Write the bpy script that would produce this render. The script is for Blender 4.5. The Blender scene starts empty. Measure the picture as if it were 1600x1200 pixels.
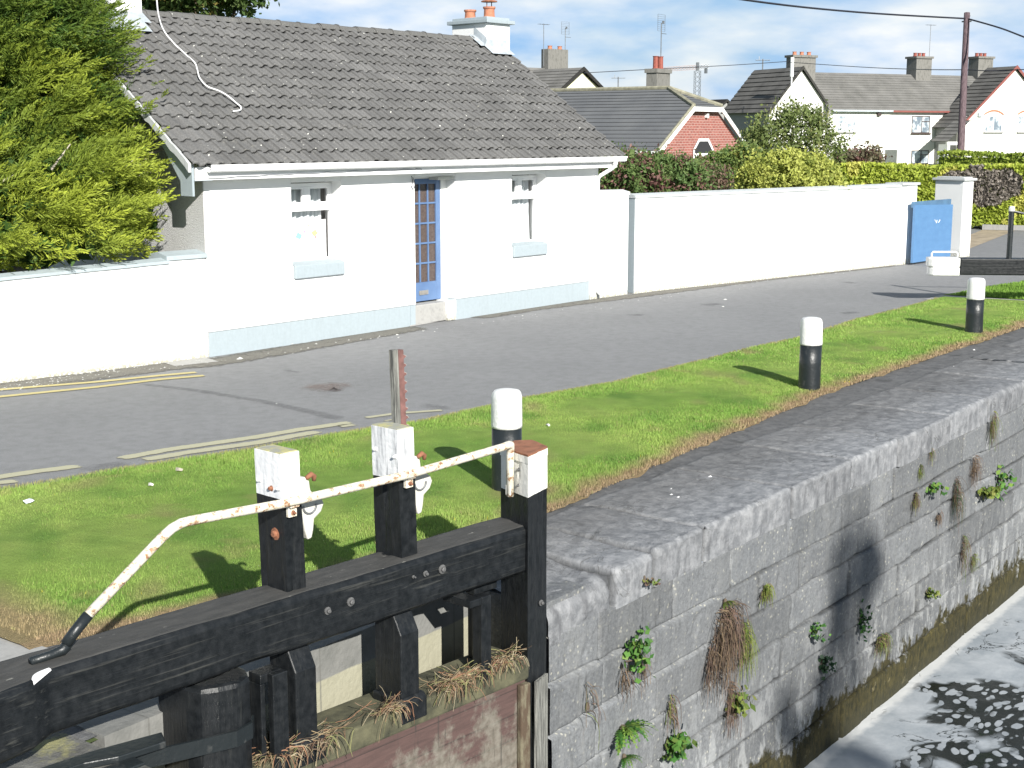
import bpy, math, random
import numpy as np
from mathutils import Vector, Matrix, noise
random.seed(7); RNG = np.random.default_rng(7)
sc = bpy.context.scene
R = math.radians

# ------------------------------------------------------------------ camera
H = 2.95
PITCH = R(10.0525); YAW = R(36.4454); F = 2200.0
cd = bpy.data.cameras.new('camera'); cam = bpy.data.objects.new('camera', cd)
sc.collection.objects.link(cam); sc.camera = cam
cd.sensor_width = 36; cd.lens = 36*F/1600; cd.clip_end = 3000; cd.clip_start = .1
cam.location = (0, 0, H)
cam.rotation_euler = (math.pi/2-PITCH, 0, YAW-math.pi/2)
# ------------------------------------------------------------------ world
SUNV = Vector((-.87, -1.40, .86)).normalized()
sun_el = math.asin(SUNV.z); sun_az = math.atan2(SUNV.x, SUNV.y)
w = bpy.data.worlds.new('World'); sc.world = w; w.use_nodes = True
nt = w.node_tree; nt.nodes.clear()
def wn(t, **k):
    n = nt.nodes.new(t)
    for a, b in k.items(): setattr(n, a, b)
    return n
sky = wn('ShaderNodeTexSky', sky_type='NISHITA', sun_disc=False, sun_elevation=sun_el, sun_rotation=sun_az, altitude=50, air_density=1.0, dust_density=.6, ozone_density=1.5)
bg1 = wn('ShaderNodeBackground'); bg1.inputs[1].default_value = .055
bg2 = wn('ShaderNodeBackground'); bg2.inputs[1].default_value = .52
tc = wn('ShaderNodeTexCoord'); mp = wn('ShaderNodeMapping'); mp.inputs['Scale'].default_value = (1, 1, 3.2); mp.inputs['Location'].default_value = (.35, .1, .0)
n1 = wn('ShaderNodeTexNoise'); n1.inputs['Scale'].default_value = 4.6; n1.inputs['Detail'].default_value = 8; n1.inputs['Roughness'].default_value = .55; n1.inputs['Distortion'].default_value = .35
cr = wn('ShaderNodeValToRGB'); cr.color_ramp.elements[0].position = .38; cr.color_ramp.elements[0].color = (.72, .72, .72, 1); cr.color_ramp.elements[1].position = .66; cr.color_ramp.elements[1].color = (1, 1, 1, 1)
n2 = wn('ShaderNodeTexNoise'); n2.inputs['Scale'].default_value = 9; n2.inputs['Detail'].default_value = 6
cr2 = wn('ShaderNodeValToRGB'); cr2.color_ramp.elements[0].position = .40; cr2.color_ramp.elements[0].color = (.32, .56, .90, 1); cr2.color_ramp.elements[1].position = .66; cr2.color_ramp.elements[1].color = (.94, .97, 1.0, 1)
mx = wn('ShaderNodeMixShader'); ow = wn('ShaderNodeOutputWorld')
L = nt.links.new
sx = wn('ShaderNodeSeparateXYZ'); mr = wn('ShaderNodeMapRange'); mr.inputs[1].default_value = .08; mr.inputs[2].default_value = .38; mr.inputs[3].default_value = .58; mr.inputs[4].default_value = .26; L(tc.outputs['Generated'], sx.inputs[0]); L(sx.outputs[2], mr.inputs[0]); L(mr.outputs[0], bg2.inputs[1])
L(tc.outputs['Generated'], mp.inputs[0]); L(mp.outputs[0], n1.inputs[0]); L(mp.outputs[0], n2.inputs[0])
L(n1.outputs[0], cr.inputs[0]); L(n2.outputs[0], cr2.inputs[0]); L(cr2.outputs[0], bg2.inputs[0]); L(sky.outputs[0], bg1.inputs[0])
L(cr.outputs[0], mx.inputs[0]); L(bg1.outputs[0], mx.inputs[1]); L(bg2.outputs[0], mx.inputs[2]); L(mx.outputs[0], ow.inputs[0])
# ------------------------------------------------------------------ sun
sd = bpy.data.lights.new('sun', 'SUN'); sd.energy = 4.6; sd.angle = R(.5); sd.color = (1, .965, .90)
so = bpy.data.objects.new('sun', sd); sc.collection.objects.link(so)
so.rotation_euler = SUNV.to_track_quat('Z', 'Y').to_euler()
sc.view_settings.view_transform = 'Standard'; sc.view_settings.look = 'None'
sc.view_settings.exposure = .85; sc.view_settings.gamma = 1; sc.view_settings.use_curve_mapping = False

# ------------------------------------------------------------------ geometry helpers
FW = Vector((math.cos(YAW)*math.cos(PITCH), math.sin(YAW)*math.cos(PITCH), -math.sin(PITCH)))
RT = Vector((math.sin(YAW), -math.cos(YAW), 0)); UP = RT.cross(FW); CAM = Vector((0, 0, H))
def ray(x, y): return FW+RT*((x-800)/F)-UP*((y-600)/F)
def at_z(x, y, z=0.): d = ray(x, y); return CAM+d*((z-H)/d.z)
def at_y(x, y, Y): d = ray(x, y); return CAM+d*(Y/d.y)
def at_plane(x, y, P, n): d = ray(x, y); return CAM+d*((Vector(P)-CAM).dot(n)/d.dot(n))
def at_d(x, y, Z): return CAM+ray(x, y)*Z

def tag(o, label=None, cat=None, group=None, kind=None):
    if label: o['label'] = label
    if cat: o['category'] = cat
    if group: o['group'] = group
    if kind: o['kind'] = kind
    return o
def link(o, parent=None):
    sc.collection.objects.link(o)
    if parent: o.parent = parent
    return o
def empty(name, loc=(0, 0, 0), rz=0, label=None, cat=None, group=None):
    o = bpy.data.objects.new(name, None); o.location = loc; o.rotation_euler = (0, 0, rz); o.empty_display_size = .2
    link(o); return tag(o, label, cat, group)
class MB:
    def __init__(s, f=None): s.v = []; s.f = []; s.fn = f
    def add(s, vs, fs):
        b = len(s.v)
        s.v += [tuple(s.fn(*v)) if s.fn else tuple(v) for v in vs]
        s.f += [tuple(b+i for i in f) for f in fs]; return s
    def box(s, x0, x1, y0, y1, z0, z1):
        vs = [(x, y, z) for z in (z0, z1) for y in (y0, y1) for x in (x0, x1)]
        return s.add(vs, [(0, 2, 3, 1), (4, 5, 7, 6), (0, 1, 5, 4), (2, 6, 7, 3), (0, 4, 6, 2), (1, 3, 7, 5)])
    def prism(s, poly, z0, z1, axis='z', caps=True):
        n = len(poly)
        def m(p, z): return (p[0], p[1], z) if axis == 'z' else ((p[0], z, p[1]) if axis == 'y' else (z, p[0], p[1]))
        vs = [m(p, z0) for p in poly]+[m(p, z1) for p in poly]
        fs = [(i, (i+1) % n, n+(i+1) % n, n+i) for i in range(n)]
        if caps: fs += [tuple(range(n))[::-1], tuple(range(n, 2*n))]
        return s.add(vs, fs)
    def quad(s, *ps): return s.add(ps, [tuple(range(len(ps)))])
    def tube(s, pts, r, n=8, caps=True):
        pts = [Vector(p) for p in pts]; rs = r if isinstance(r, (list, tuple)) else [r]*len(pts)
        vs = []; fs = []; up = None
        for i, p in enumerate(pts):
            t = (pts[min(i+1, len(pts)-1)]-pts[max(i-1, 0)]).normalized()
            if up is None: up = t.orthogonal().normalized()
            a = (up-t*up.dot(t)).normalized(); up = a; b = t.cross(a)
            for k in range(n):
                an = 2*math.pi*k/n; vs.append(p+(a*math.cos(an)+b*math.sin(an))*rs[i])
        for i in range(len(pts)-1):
            for k in range(n): fs.append((i*n+k, i*n+(k+1) % n, (i+1)*n+(k+1) % n, (i+1)*n+k))
        if caps: fs += [tuple(range(n))[::-1], tuple((len(pts)-1)*n+k for k in range(n))]
        return s.add(vs, fs)
    def lathe(s, prof, c=(0, 0, 0), n=20, wob=0):
        vs = []; fs = []
        for j, (r, z) in enumerate(prof):
            for k in range(n):
                a = 2*math.pi*k/n; rr = r*(1+wob*math.sin(3*a+z*5)+wob*.6*math.sin(5*a-z*9))
                vs.append((c[0]+rr*math.cos(a), c[1]+rr*math.sin(a), c[2]+z))
        for j in range(len(prof)-1):
            for k in range(n): fs.append((j*n+k, j*n+(k+1) % n, (j+1)*n+(k+1) % n, (j+1)*n+k))
        fs += [tuple(range(n))[::-1], tuple((len(prof)-1)*n+k for k in range(n))]
        return s.add(vs, fs)
    def build(s, name, mat=None, parent=None, smooth=False, bevel=0, segs=2):
        me = bpy.data.meshes.new(name); me.from_pydata(s.v, [], s.f); me.validate()
        o = bpy.data.objects.new(name, me); link(o, parent)
        if mat: me.materials.append(mat)
        if smooth: me.polygons.foreach_set('use_smooth', [True]*len(me.polygons))
        if bevel:
            m = o.modifiers.new('bevel', 'BEVEL'); m.width = bevel; m.segments = segs; m.limit_method = 'ANGLE'; m.angle_limit = R(35)
        return o
def np_mesh(name, V, Fq, mat, parent=None, col=None, smooth=False):
    me = bpy.data.meshes.new(name); nv = len(V); nf = len(Fq); k = Fq.shape[1]
    me.vertices.add(nv); me.vertices.foreach_set('co', np.ascontiguousarray(V, dtype=np.float32).ravel())
    me.loops.add(nf*k); me.loops.foreach_set('vertex_index', np.ascontiguousarray(Fq, dtype=np.int32).ravel())
    me.polygons.add(nf); me.polygons.foreach_set('loop_start', np.arange(0, nf*k, k, dtype=np.int32)); me.polygons.foreach_set('loop_total', np.full(nf, k, dtype=np.int32))
    if smooth: me.polygons.foreach_set('use_smooth', np.ones(nf, dtype=bool))
    me.update(calc_edges=True)
    if col is not None:
        a = me.color_attributes.new('Col', 'FLOAT_COLOR', 'POINT')
        c = np.ones((nv, 4), dtype=np.float32); c[:, :3] = col; a.data.foreach_set('color', c.ravel())
    me.materials.append(mat); o = bpy.data.objects.new(name, me); link(o, parent); return o
def grid_faces(nu, nv):
    i = np.arange(nu-1)[:, None]*nv+np.arange(nv-1)[None, :]; i = i.ravel()
    return np.stack([i, i+nv, i+nv+1, i+1], 1)
def vn(P, s, seed=0.):   # cheap smooth vector noise on arrays -> [-1,1]
    x = P[:, 0]*s+seed; y = P[:, 1]*s+seed*1.7; z = P[:, 2]*s-seed*.6
    o = np.zeros(len(P)); 
    for k, (a, b, c, d) in enumerate(((1.3, .7, .4, .2), (-.8, 1.6, .9, 1.1), (1.9, -1.2, 1.7, 2.3), (2.9, 2.1, -2.4, 3.7), (-3.9, 3.3, 3.1, .9), (5.2, -4.7, 4.1, 5.1))):
        o += np.sin(a*x+b*y+c*z+d+np.sin(.9*y*a-.7*x+1.3*k))/(1+k*.55)
    return o/2.6

def _h(i, j, k, s):
    n = (i*374761393+j*668265263+k*2147483647+s*144269504) & 0xffffffff; n = ((n ^ (n >> 13))*1274126177) & 0xffffffff; return ((n ^ (n >> 16)) & 0xffff)/32767.5-1
def fbm(P, s, seed=0, octv=4, gain=.5):   # fractal value noise -> about [-1,1]
    out = np.zeros(len(P)); amp = 1.; tot = 0
    for o in range(octv):
        Q = P*s*(2.03**o)+seed*7.31+o*3.7; I = np.floor(Q).astype(np.int64); f = Q-I; f = f*f*(3-2*f); i, j, k = I[:, 0], I[:, 1], I[:, 2]; a = np.zeros(len(P))
        for di in (0, 1):
            wx = f[:, 0] if di else 1-f[:, 0]
            for dj in (0, 1):
                wy = f[:, 1] if dj else 1-f[:, 1]
                for dk in (0, 1): a += wx*wy*(f[:, 2] if dk else 1-f[:, 2])*_h(i+di, j+dj, k+dk, int(seed)+o*17)
        out += a*amp; tot += amp; amp *= gain
    return out/tot*1.6
# ------------------------------------------------------------------ materials
class NT:
    def __init__(s, name):
        s.m = bpy.data.materials.new(name); s.m.use_nodes = True; s.t = s.m.node_tree; s.b = s.t.nodes['Principled BSDF']
        s.co = s.t.nodes.new('ShaderNodeTexCoord').outputs['Object']
    def n(s, t, **k):
        n = s.t.nodes.new(t)
        for a, b in k.items(): setattr(n, a, b)
        return n
    def l(s, a, b): s.t.links.new(a, b)
    def set(s, inp, v):
        if hasattr(v, 'links') or isinstance(v, bpy.types.NodeSocket): s.l(v, inp)
        else: inp.default_value = (*v, 1) if isinstance(v, tuple) and len(v) == 3 and len(inp.default_value) == 4 else v
    def map(s, scale=(1, 1, 1), loc=(0, 0, 0), rot=(0, 0, 0), src=None):
        n = s.n('ShaderNodeMapping'); s.l(src or s.co, n.inputs[0]); n.inputs['Scale'].default_value = scale; n.inputs['Location'].default_value = loc; n.inputs['Rotation'].default_value = rot; return n.outputs[0]
    def noise(s, sc_=5, det=4, ro=.55, dist=0, co=None):
        n = s.n('ShaderNodeTexNoise'); s.l(co or s.co, n.inputs[0]); n.inputs['Scale'].default_value = sc_; n.inputs['Detail'].default_value = det; n.inputs['Roughness'].default_value = ro; n.inputs['Distortion'].default_value = dist; return n.outputs[0]
    def vor(s, sc_=5, co=None, feat='F1', out='Distance'):
        n = s.n('ShaderNodeTexVoronoi', feature=feat); s.l(co or s.co, n.inputs[0]); n.inputs['Scale'].default_value = sc_; return n.outputs[out]
    def ramp(s, v, a, b, lo=0., hi=1.):
        n = s.n('ShaderNodeMapRange'); s.l(v, n.inputs[0]); n.inputs[1].default_value = a; n.inputs[2].default_value = b; n.inputs[3].default_value = lo; n.inputs[4].default_value = hi; return n.outputs[0]
    def mix(s, f, a, b, mode='MIX'):
        n = s.n('ShaderNodeMix', data_type='RGBA', blend_type=mode); s.set(n.inputs[0], f); s.set(n.inputs[6], a); s.set(n.inputs[7], b); return n.outputs[2]
    def math(s, op, a, b=0.):
        n = s.n('ShaderNodeMath', operation=op); s.set(n.inputs[0], a); s.set(n.inputs[1], b); return n.outputs[0]
    def sep(s, co=None):
        n = s.n('ShaderNodeSeparateXYZ'); s.l(co or s.co, n.inputs[0]); return n.outputs
    def bump(s, h, st=.3, d=.02):
        n = s.n('ShaderNodeBump'); s.l(h, n.inputs['Height']); n.inputs['Strength'].default_value = st; n.inputs['Distance'].default_value = d; s.l(n.outputs[0], s.b.inputs['Normal'])
    def col(s, c): s.set(s.b.inputs['Base Color'], c)
    def rough(s, v): s.set(s.b.inputs['Roughness'], v)
def simple(name, c, r=.6, var=.15, sc_=6, bump=.15, bsc=60, metal=0, spec=.5):
    m = NT(name); n = m.noise(sc_, 5)
    m.col(m.mix(m.ramp(n, .3, .7), tuple(x*(1-var) for x in c), tuple(min(1, x*(1+var)) for x in c)))
    m.rough(r); m.b.inputs['Metallic'].default_value = metal; m.b.inputs['Specular IOR Level'].default_value = spec
    if bump: m.bump(m.noise(bsc, 4), bump, .01)
    return m.m
def streaked(name, base, dirt, r=.6, amt=.5, bump=.2, scale=(9, 9, 1.2), th=(.5, .75), lump=None):
    m = NT(name); n = m.noise(3, 6, .6, co=m.map(scale)); n2 = m.noise(24, 5)
    f = m.math('MULTIPLY', m.ramp(n, th[0], th[1]), amt)
    m.col(m.mix(f, m.mix(m.ramp(n2, .35, .7), base, tuple(x*.93 for x in base)), dirt)); m.rough(r); m.bump(m.noise(30, 5), bump, .01)
    return m.m
def vcol(name, r=.7, trans=0., spec=.25, mul=None, dark=.0):
    m = NT(name); a = m.n('ShaderNodeVertexColor', layer_name='Col').outputs[0]
    c = a
    m.col(c); m.rough(r); m.b.inputs['Specular IOR Level'].default_value = spec
    if trans:
        tr = m.n('ShaderNodeBsdfTranslucent'); m.l(c, tr.inputs[0]); ms = m.n('ShaderNodeMixShader'); ms.inputs[0].default_value = trans
        m.l(m.b.outputs[0], ms.inputs[1]); m.l(tr.outputs[0], ms.inputs[2]); m.l(ms.outputs[0], m.t.nodes['Material Output'].inputs[0])
    return m.m
M = {}
# wall paint: white, faint grime, dirtier just above the ground where rain splashes it
m = NT('white_masonry_paint'); z = m.sep()[2]
g = m.noise(2.2, 6, .6); gg = m.noise(26, 5, .65)
foot = m.math('MULTIPLY', m.ramp(z, .20, 0., 0., 1.), m.ramp(gg, .38, .52))
c = m.mix(m.ramp(g, .3, .75), (.86, .86, .85), (.80, .81, .80)); m.col(m.mix(foot, c, (.33, .32, .25))); m.rough(.75); m.bump(m.noise(45, 5, .6), .35, .012); M['white'] = m.m
m = NT('rough_side_render'); n = m.noise(60, 4); m.col(m.mix(m.ramp(n, .3, .7), (.50, .50, .50), (.62, .62, .61))); m.rough(.9); m.bump(n, .8, .03); M['roughcast'] = m.m
M['trim'] = simple('white_gloss_trim', (.82, .82, .82), .35, .04, 4, .05)
M['plinth'] = streaked('pale_blue_plinth_paint', (.35, .405, .435), (.28, .32, .34), .6, .4)
M['coping_paint'] = streaked('pale_blue_coping_paint', (.38, .44, .47), (.28, .31, .32), .7, .6, scale=(2, 5, 5))
M['upvc'] = simple('white_window_frame', (.85, .85, .85), .3, .02, 4, 0)
m = NT('door_blue'); m.col(m.mix(m.ramp(m.noise(4, 4), .3, .7), (.085, .15, .29), (.12, .20, .36))); m.rough(.4); M['blue'] = m.m
m = NT('gate_blue'); m.col(m.mix(m.ramp(m.noise(3, 5, co=m.map((1, 1, 3))), .3, .75), (.085, .19, .36), (.105, .225, .41))); m.rough(.5); m.bump(m.noise(8, 3), .2, .02); M['gateblue'] = m.m
M['gateblue_edge'] = simple('weathered_green_edge', (.08, .16, .26), .6)
m = NT('window_glass'); m.col((.03, .035, .04)); m.rough(.06); m.b.inputs['Specular IOR Level'].default_value = .6; M['dark_glass'] = m.m
m = NT('bronze_glass'); m.col(m.mix(m.ramp(m.noise(30, 3), .3, .7), (.075, .055, .05), (.115, .09, .08))); m.rough(.25); m.bump(m.noise(40, 2), .3, .01); M['door_glass'] = m.m
m = NT('clear_glass'); m.b.inputs['Base Color'].default_value = (1, 1, 1, 1)
tp = m.n('ShaderNodeBsdfTransparent'); gl = m.n('ShaderNodeBsdfGlossy'); gl.inputs['Roughness'].default_value = .03; ms = m.n('ShaderNodeMixShader'); fr = m.n('ShaderNodeFresnel'); fr.inputs[0].default_value = 1.5
m.l(fr.outputs[0], ms.inputs[0]); m.l(tp.outputs[0], ms.inputs[1]); m.l(gl.outputs[0], ms.inputs[2]); m.l(ms.outputs[0], m.t.nodes['Material Output'].inputs[0]); M['glass'] = m.m
m = NT('net_curtain'); s_ = m.noise(4, 3, co=m.map((9, 9, .4))); m.col(m.mix(m.ramp(s_, .3, .7), (.50, .54, .57), (.80, .84, .86))); m.rough(.9); M['curtain'] = m.m
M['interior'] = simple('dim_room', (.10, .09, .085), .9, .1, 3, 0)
# roof tile
def tile_mat(name, a, b, lich=.35, period=None):
    m = NT(name); n = m.noise(1.6, 6, .6); f = m.noise(45, 5, .7)
    at = m.n('ShaderNodeVertexColor', layer_name='Col').outputs[0]
    c = m.mix(m.ramp(n, .3, .7), a, b); c = m.mix(m.ramp(f, .35, .7), c, tuple(x*.70 for x in a)); c = m.mix(1, c, at, 'MULTIPLY')
    l = m.math('MULTIPLY', m.ramp(m.noise(9, 6, .75), .62, .70), m.ramp(m.noise(2.3, 3), .4, .62)); c = m.mix(m.math('MULTIPLY', l, lich), c, (.62, .60, .50))
    l2 = m.ramp(m.noise(17, 2, .5), .735, .755); c = m.mix(m.math('MULTIPLY', l2, .9), c, (.75, .75, .68))
    m.col(c); m.rough(.95); m.b.inputs['Specular IOR Level'].default_value = .2; m.bump(f, .5, .012); return m.m
M['tile'] = tile_mat('concrete_roof_tile', (.142, .141, .139), (.205, .203, .199), .55)
def band_roof(name, a, b, course=.3, lich=.0, mossc=(.2, .2, .16)):
    m = NT(name); n = m.noise(.8, 6, .6); uv = m.n('ShaderNodeUVMap').outputs[0]; s = m.sep(uv)[1]
    fr_ = m.math('FRACT', m.math('MULTIPLY', s, 1/course))
    c = m.mix(m.ramp(n, .3, .7), a, b); c = m.mix(m.ramp(fr_, .0, .16, 1, 0), c, tuple(x*.35 for x in a))
    c = m.mix(m.math('MULTIPLY', m.ramp(m.noise(4, 6, .7), .56, .7), lich), c, mossc)
    m.col(c); m.rough(.95); m.b.inputs['Specular IOR Level'].default_value = .1; return m.m
M['slate_band'] = band_roof('interlocked_grey_roof', (.115, .12, .128), (.145, .15, .155), .34)
M['brown_band'] = band_roof('mossy_brown_roof', (.13, .128, .12), (.20, .195, .185), .32, .7, (.20, .195, .17))
M['brown_dark'] = band_roof('dark_brown_roof', (.095, .092, .088), (.16, .155, .145), .36, .3, (.15, .145, .12))
m = NT('red_brick'); br = m.n('ShaderNodeTexBrick'); m.l(m.map((1, 1, 1), rot=(R(90), 0, 0)), br.inputs[0]); br.inputs['Scale'].default_value = 1; br.inputs['Brick Width'].default_value = .32; br.inputs['Row Height'].default_value = .12; br.inputs['Mortar Size'].default_value = .012
br.inputs['Color1'].default_value = (.30, .10, .08, 1); br.inputs['Color2'].default_value = (.235, .08, .065, 1); br.inputs['Mortar'].default_value = (.42, .30, .27, 1)
m.col(m.mix(m.ramp(m.noise(5, 5, .7, co=m.map((1, 1, 3))), .55, .62), br.outputs[0], (.40, .19, .155))); m.rough(.9); M['brick'] = m.m
M['terrace_white'] = simple('terrace_white_render', (.76, .75, .71), .8, .04, 1.5, .1)
M['cream'] = simple('cream_render', (.80, .76, .55), .8, .03, 1.5, .1)
M['greyrender'] = streaked('grey_cement_render', (.30, .30, .29), (.17, .17, .16), .9, .7)  # cement of sills and kerb; also the painted shade of terrace side walls
M['chimney_grey'] = streaked('weathered_chimney_render', (.19, .185, .17), (.07, .07, .06), .9, .9, scale=(3, 3, 1))
M['terracotta'] = simple('terracotta_pot', (.42, .17, .10), .8, .2, 12, .1)
M['redpot'] = simple('dark_red_pot', (.26, .07, .05), .7, .2, 12, .1)
M['darkred'] = simple('dark_red_barge', (.22, .07, .06), .6)
M['mortar'] = streaked('pale_weathered_mortar', (.50, .52, .52), (.30, .31, .30), .9, .6)
M['lead'] = simple('lead_flashing', (.40, .44, .47), .5, .2, 8, .2)
M['metal'] = simple('grey_metal', (.25, .26, .27), .45, .2, 8, .1, metal=.6)
M['wire'] = simple('black_wire', (.02, .02, .03), .5, .1, 5, 0)
M['whitecable'] = simple('white_cable', (.72, .72, .72), .5, .1, 5, 0)
m = NT('dark_timber_pole'); m.col(m.mix(m.ramp(m.noise(4, 6, .6, co=m.map((8, 8, .6))), .35, .7), (.055, .035, .04), (.17, .12, .13))); m.rough(.85); M['pole'] = m.m
# asphalt
m = NT('asphalt'); a = m.noise(.5, 5, .6); b = m.noise(95, 4, .8); c_ = m.noise(7, 5, .6)
c = m.mix(m.ramp(a, .3, .7), (.185, .188, .192), (.225, .228, .232)); c = m.mix(m.math('MULTIPLY', m.ramp(b, .4, .75), .9), c, (.33, .33, .33)); c = m.mix(m.math('MULTIPLY', m.ramp(b, .46, .25), .7), c, (.10, .10, .105))
c = m.mix(m.math('MULTIPLY', m.ramp(c_, .42, .72), .32), c, (.12, .12, .12))
m.col(c); m.rough(.92); m.b.inputs['Specular IOR Level'].default_value = .25; m.bump(b, .6, .008); M['asphalt'] = m.m
def patch_mat(name, col, a, b, alo=.35, ahi=.6, sc_=9, stretch=(1, 1, 1)):
    m = NT(name); n = m.noise(sc_, 6, .7, co=m.map(stretch)); m.col(m.mix(m.ramp(m.noise(60, 4), .3, .7), a, b)); m.rough(.95)
    at = m.n('ShaderNodeVertexColor', layer_name='Col'); e = m.math('MULTIPLY', at.outputs[0], 1.)
    f = m.ramp(m.math('ADD', m.math('MULTIPLY', e, .55), n), alo+.38, ahi+.38); m.l(f, m.b.inputs['Alpha']); return m.m
M['tar'] = patch_mat('dark_tar', None, (.11, .11, .115), (.16, .16, .16), .40, 1.45)  # dark road patches and edge; also colours the painted pole shadow
M['dirt'] = patch_mat('gutter_dirt', None, (.10, .095, .085), (.20, .19, .16), .30, .62, 7)
M['redstain'] = patch_mat('rusty_stain', None, (.24, .17, .145), (.21, .18, .16), .40, 1.0)
M['concrete'] = streaked('pale_concrete', (.36, .355, .34), (.25, .25, .24), .9, .7, scale=(4, 4, 4))
M['yellow'] = patch_mat('worn_yellow_paint', None, (.50, .42, .16), (.46, .41, .22), .02, .22, 16)
M['yellow_old'] = patch_mat('old_pale_yellow_paint', None, (.44, .42, .28), (.38, .37, .27), .14, .36, 8)
# stone
def stone(name, near_water=False, top=False):
    m = NT(name); x, y, z = m.sep(); big = m.noise(1.1, 5, .6); mid = m.noise(9, 8, .68); fine = m.noise(70, 5, .7)
    stc = m.map((3.6, 3.6, .75)); st = m.noise(3.2, 7, .62, co=stc); stl = m.noise(1.6, 5, .6, co=stc)
    c = m.mix(m.ramp(big, .3, .7), (.135, .143, .152), (.180, .187, .194))
    if top:
        c = m.mix(m.ramp(mid, .40, .66), m.mix(m.ramp(y, 5.25, 5.75), (.165, .172, .182), (.135, .136, .138)), m.mix(m.ramp(y, 5.1, 5.9), (.31, .315, .325), (.20, .20, .20)))
        cr_ = m.math('ABSOLUTE', m.math('SUBTRACT', m.noise(1.5, 9, .62, 1.5, co=m.map((.8, 2.2, 1))), .5)); c = m.mix(m.math('MULTIPLY', m.ramp(cr_, .0, .010, 1, 0), m.ramp(m.noise(2.2, 3), .45, .6, 0, .8)), c, (.05, .05, .045))
        wh = m.math('MULTIPLY', m.ramp(m.noise(6, 9, .75, dist=.6), .56, .70), m.ramp(y, 6.1, 5.4)); wh = m.math('MULTIPLY', wh, m.ramp(z, -.10, -.02)); c = m.mix(m.math('MULTIPLY', wh, .6), c, (.42, .42, .42)); c = m.mix(m.math('MULTIPLY', m.math('MULTIPLY', m.ramp(st, .48, .68), m.ramp(z, -.03, -.1)), .7), c, (.09, .093, .10))
        dk = m.math('MULTIPLY', m.ramp(m.noise(3, 8, .7, dist=.5), .46, .36), m.ramp(y, 5.2, 5.8, .1, .6)); c = m.mix(dk, c, (.06, .06, .06))
    else:
        c = m.mix(m.math('MULTIPLY', m.ramp(st, .48, .68), .45), c, (.092, .097, .104)); run = m.noise(2.0, 6, .65, co=m.map((13, 13, .9))); c = m.mix(m.math('MULTIPLY', m.ramp(run, .58, .68), .5), c, (.07, .072, .072)); pk = m.noise(34, 8, .8); c = m.mix(m.math('MULTIPLY', m.ramp(pk, .52, .38), .55), c, (.075, .078, .08)); c = m.mix(m.math('MULTIPLY', m.ramp(pk, .54, .68), .45), c, (.30, .305, .30))
        c = m.mix(m.math('MULTIPLY', m.ramp(stl, .52, .72), .32), c, (.26, .265, .26))
        c = m.mix(m.math('MULTIPLY', m.ramp(mid, .5, .75), .35), c, (.25, .25, .24))
        sp = m.math('MULTIPLY', m.ramp(m.vor(19), .26, .12), m.ramp(m.noise(4, 4), .44, .56)); c = m.mix(m.math('MULTIPLY', sp, .7), c, (.40, .39, .33))
        wl = m.math('MULTIPLY', m.ramp(z, -1.2, -2.35), m.ramp(m.noise(2.2, 6, .7, co=m.map((3.2, 3.2, 1.3))), .50, .58)); c = m.mix(m.math('MULTIPLY', wl, .6), c, (.42, .43, .43))
        yb = m.math('ADD', z, m.math('MULTIPLY', m.noise(2.4, 6, .7, co=m.map((1.6, 1.6, 1.3))), -1.3))
        mo = m.ramp(yb, -2.90, -3.0); mc = m.mix(m.ramp(m.noise(14, 6, .7, co=m.map((1.5, 1.5, .7))), .38, .65), (.018, .018, .008), (.065, .055, .02)); mc = m.mix(m.ramp(m.noise(5, 5, .7), .60, .68), mc, (.15, .13, .07)); c = m.mix(mo, c, mc)
        dm = m.ramp(m.math('ADD', z, m.math('MULTIPLY', st, -.3)), -2.70, -2.88); c = m.mix(m.math('MULTIPLY', dm, .8), c, (.03, .03, .018))
    at = m.n('ShaderNodeVertexColor', layer_name='Col').outputs[0]; c = m.mix(1, c, at, 'MULTIPLY')
    m.col(c); m.rough(.9); m.b.inputs['Specular IOR Level'].default_value = .3
    h = m.math('ADD', mid, m.math('MULTIPLY', fine, .35)); m.bump(h, .7, .03); return m.m
M['stone'] = stone('limestone_ashlar'); M['stone_top'] = stone('worn_limestone_coping', top=True)
m = NT('recess_stone'); x, y, z = m.sep(); n = m.noise(5, 7, .65)
c = m.mix(m.ramp(n, .3, .7), (.14, .143, .135), (.21, .21, .20)); lo = m.ramp(m.math('ADD', z, m.math('MULTIPLY', n, .03)), -.185, -.195); c = m.mix(lo, c, m.mix(m.ramp(n, .35, .7), (.33, .32, .24), (.27, .26, .19)))
ln = m.math('ABSOLUTE', m.math('SUBTRACT', m.math('FRACT', m.math('MULTIPLY', x, .8)), .5)); c = m.mix(m.ramp(ln, .0, .008, .8, 0), c, (.12, .12, .11)); m.col(c); m.rough(.9); m.bump(m.noise(25, 5), .4, .02); M['recess'] = m.m
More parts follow.
